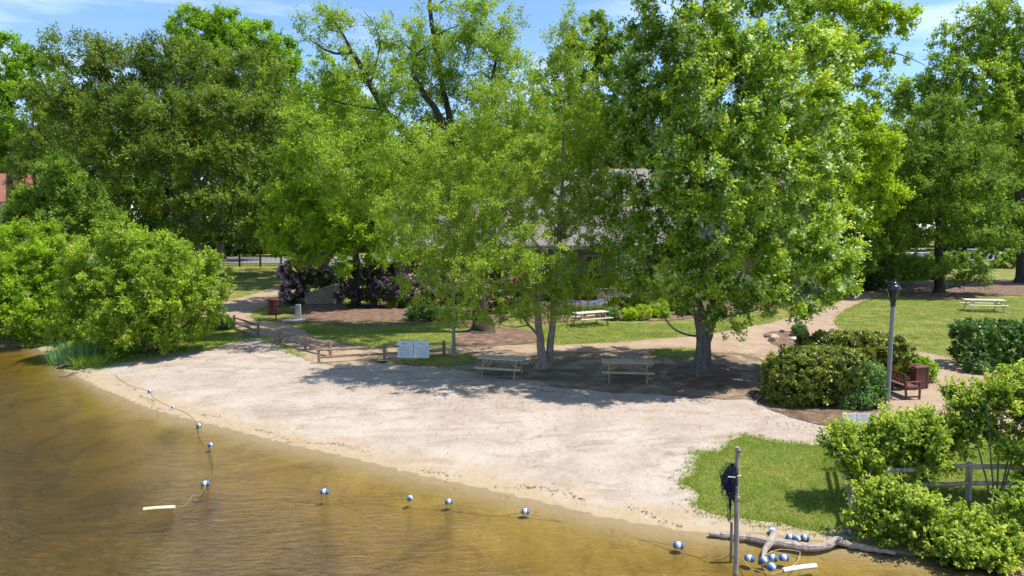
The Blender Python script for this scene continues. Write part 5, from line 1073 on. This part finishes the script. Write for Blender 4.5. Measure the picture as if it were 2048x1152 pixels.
def scatter(name, label, P, size, mat, seed, flat=True):
    r = np.random.RandomState(seed); n = len(P); z = hfun(P)+.032; c = np.column_stack([P, z]); L = size*r.uniform(.5, 1.5, n)
    V = leaf_quads(c, np.column_stack([r.randn(n, 2), r.randn(n)*.05]), np.column_stack([r.randn(n, 2)*.12, np.ones(n)]), L, L*.6)
    tag(link(name, np_mesh(name, V, F4=np.arange(n*4).reshape(-1, 4), mat=mat, tint=np.repeat(r.rand(n), 4))), label, 'leaf litter', kind='stuff')
M['litter'] = leaf_mat('leaf_litter', [(0, (.07, .045, .03)), (.6, (.20, .13, .08)), (1, (.34, .26, .18))], .1, .8, k=1)
r = np.random.RandomState(3); Q = []
for (cx, cy, sx, sy, n) in ((1080, 770, 200, 28, 2600), (1400, 752, 90, 25, 2200), (700, 730, 300, 14, 900), (1600, 838, 60, 14, 500), (1000, 790, 380, 50, 450)):
    for x, y in zip(r.normal(cx, sx, n), r.normal(cy, sy, n)):
        q = G(x, max(y, 690)); Q.append(q[:2])
Q = np.array(Q); Q = Q[~inside(Q, WPOLY)]
scatter('leaf_litter', 'fallen leaves and twigs scattered over the sand below the trees', Q, .042, M['litter'], 4)

# drift line: bits of bark and leaf left along the water's edge
r = np.random.RandomState(8); Q = []
for a_, b_ in zip(SHORE[6:20], SHORE[7:21]):
    L_ = np.linalg.norm(b_-a_); n = int(L_*34); t = r.rand(n, 1); nrm_ = np.array([-(b_-a_)[1], (b_-a_)[0]])/L_
    if nrm_[1] < 0: nrm_ = -nrm_
    q = a_+(b_-a_)*t; wv = .45+.22*np.sin(q[:, :1]*1.1)+.12*np.sin(q[:, :1]*3.1); Q.append(q+nrm_*(wv+r.randn(n, 1)*.05*(1+3*(r.rand(n, 1) < .2))))
Q = np.concatenate(Q); Q = Q[np.sin(Q[:, 0]*2.3)+np.sin(Q[:, 0]*.9+1) > -.3]
def flat_bits(name, label, P, size, mat, seed):
    r = np.random.RandomState(seed); n = len(P); c = np.column_stack([P, hfun(P)+.028]); L = size*r.uniform(.5, 1.6, n)
    V = leaf_quads(c, np.column_stack([r.randn(n, 2), r.randn(n)*.05]), np.column_stack([r.randn(n, 2)*.2, np.ones(n)]), L, L*.45)
    tag(link(name, np_mesh(name, V, F4=np.arange(n*4).reshape(-1, 4), mat=mat, tint=np.repeat(r.rand(n)*.6, 4))), label, 'leaf litter', kind='stuff')
flat_bits('drift_line', 'thin dark drift line of bark and leaf bits along the wet sand', Q, .05, M['litter'], 2)
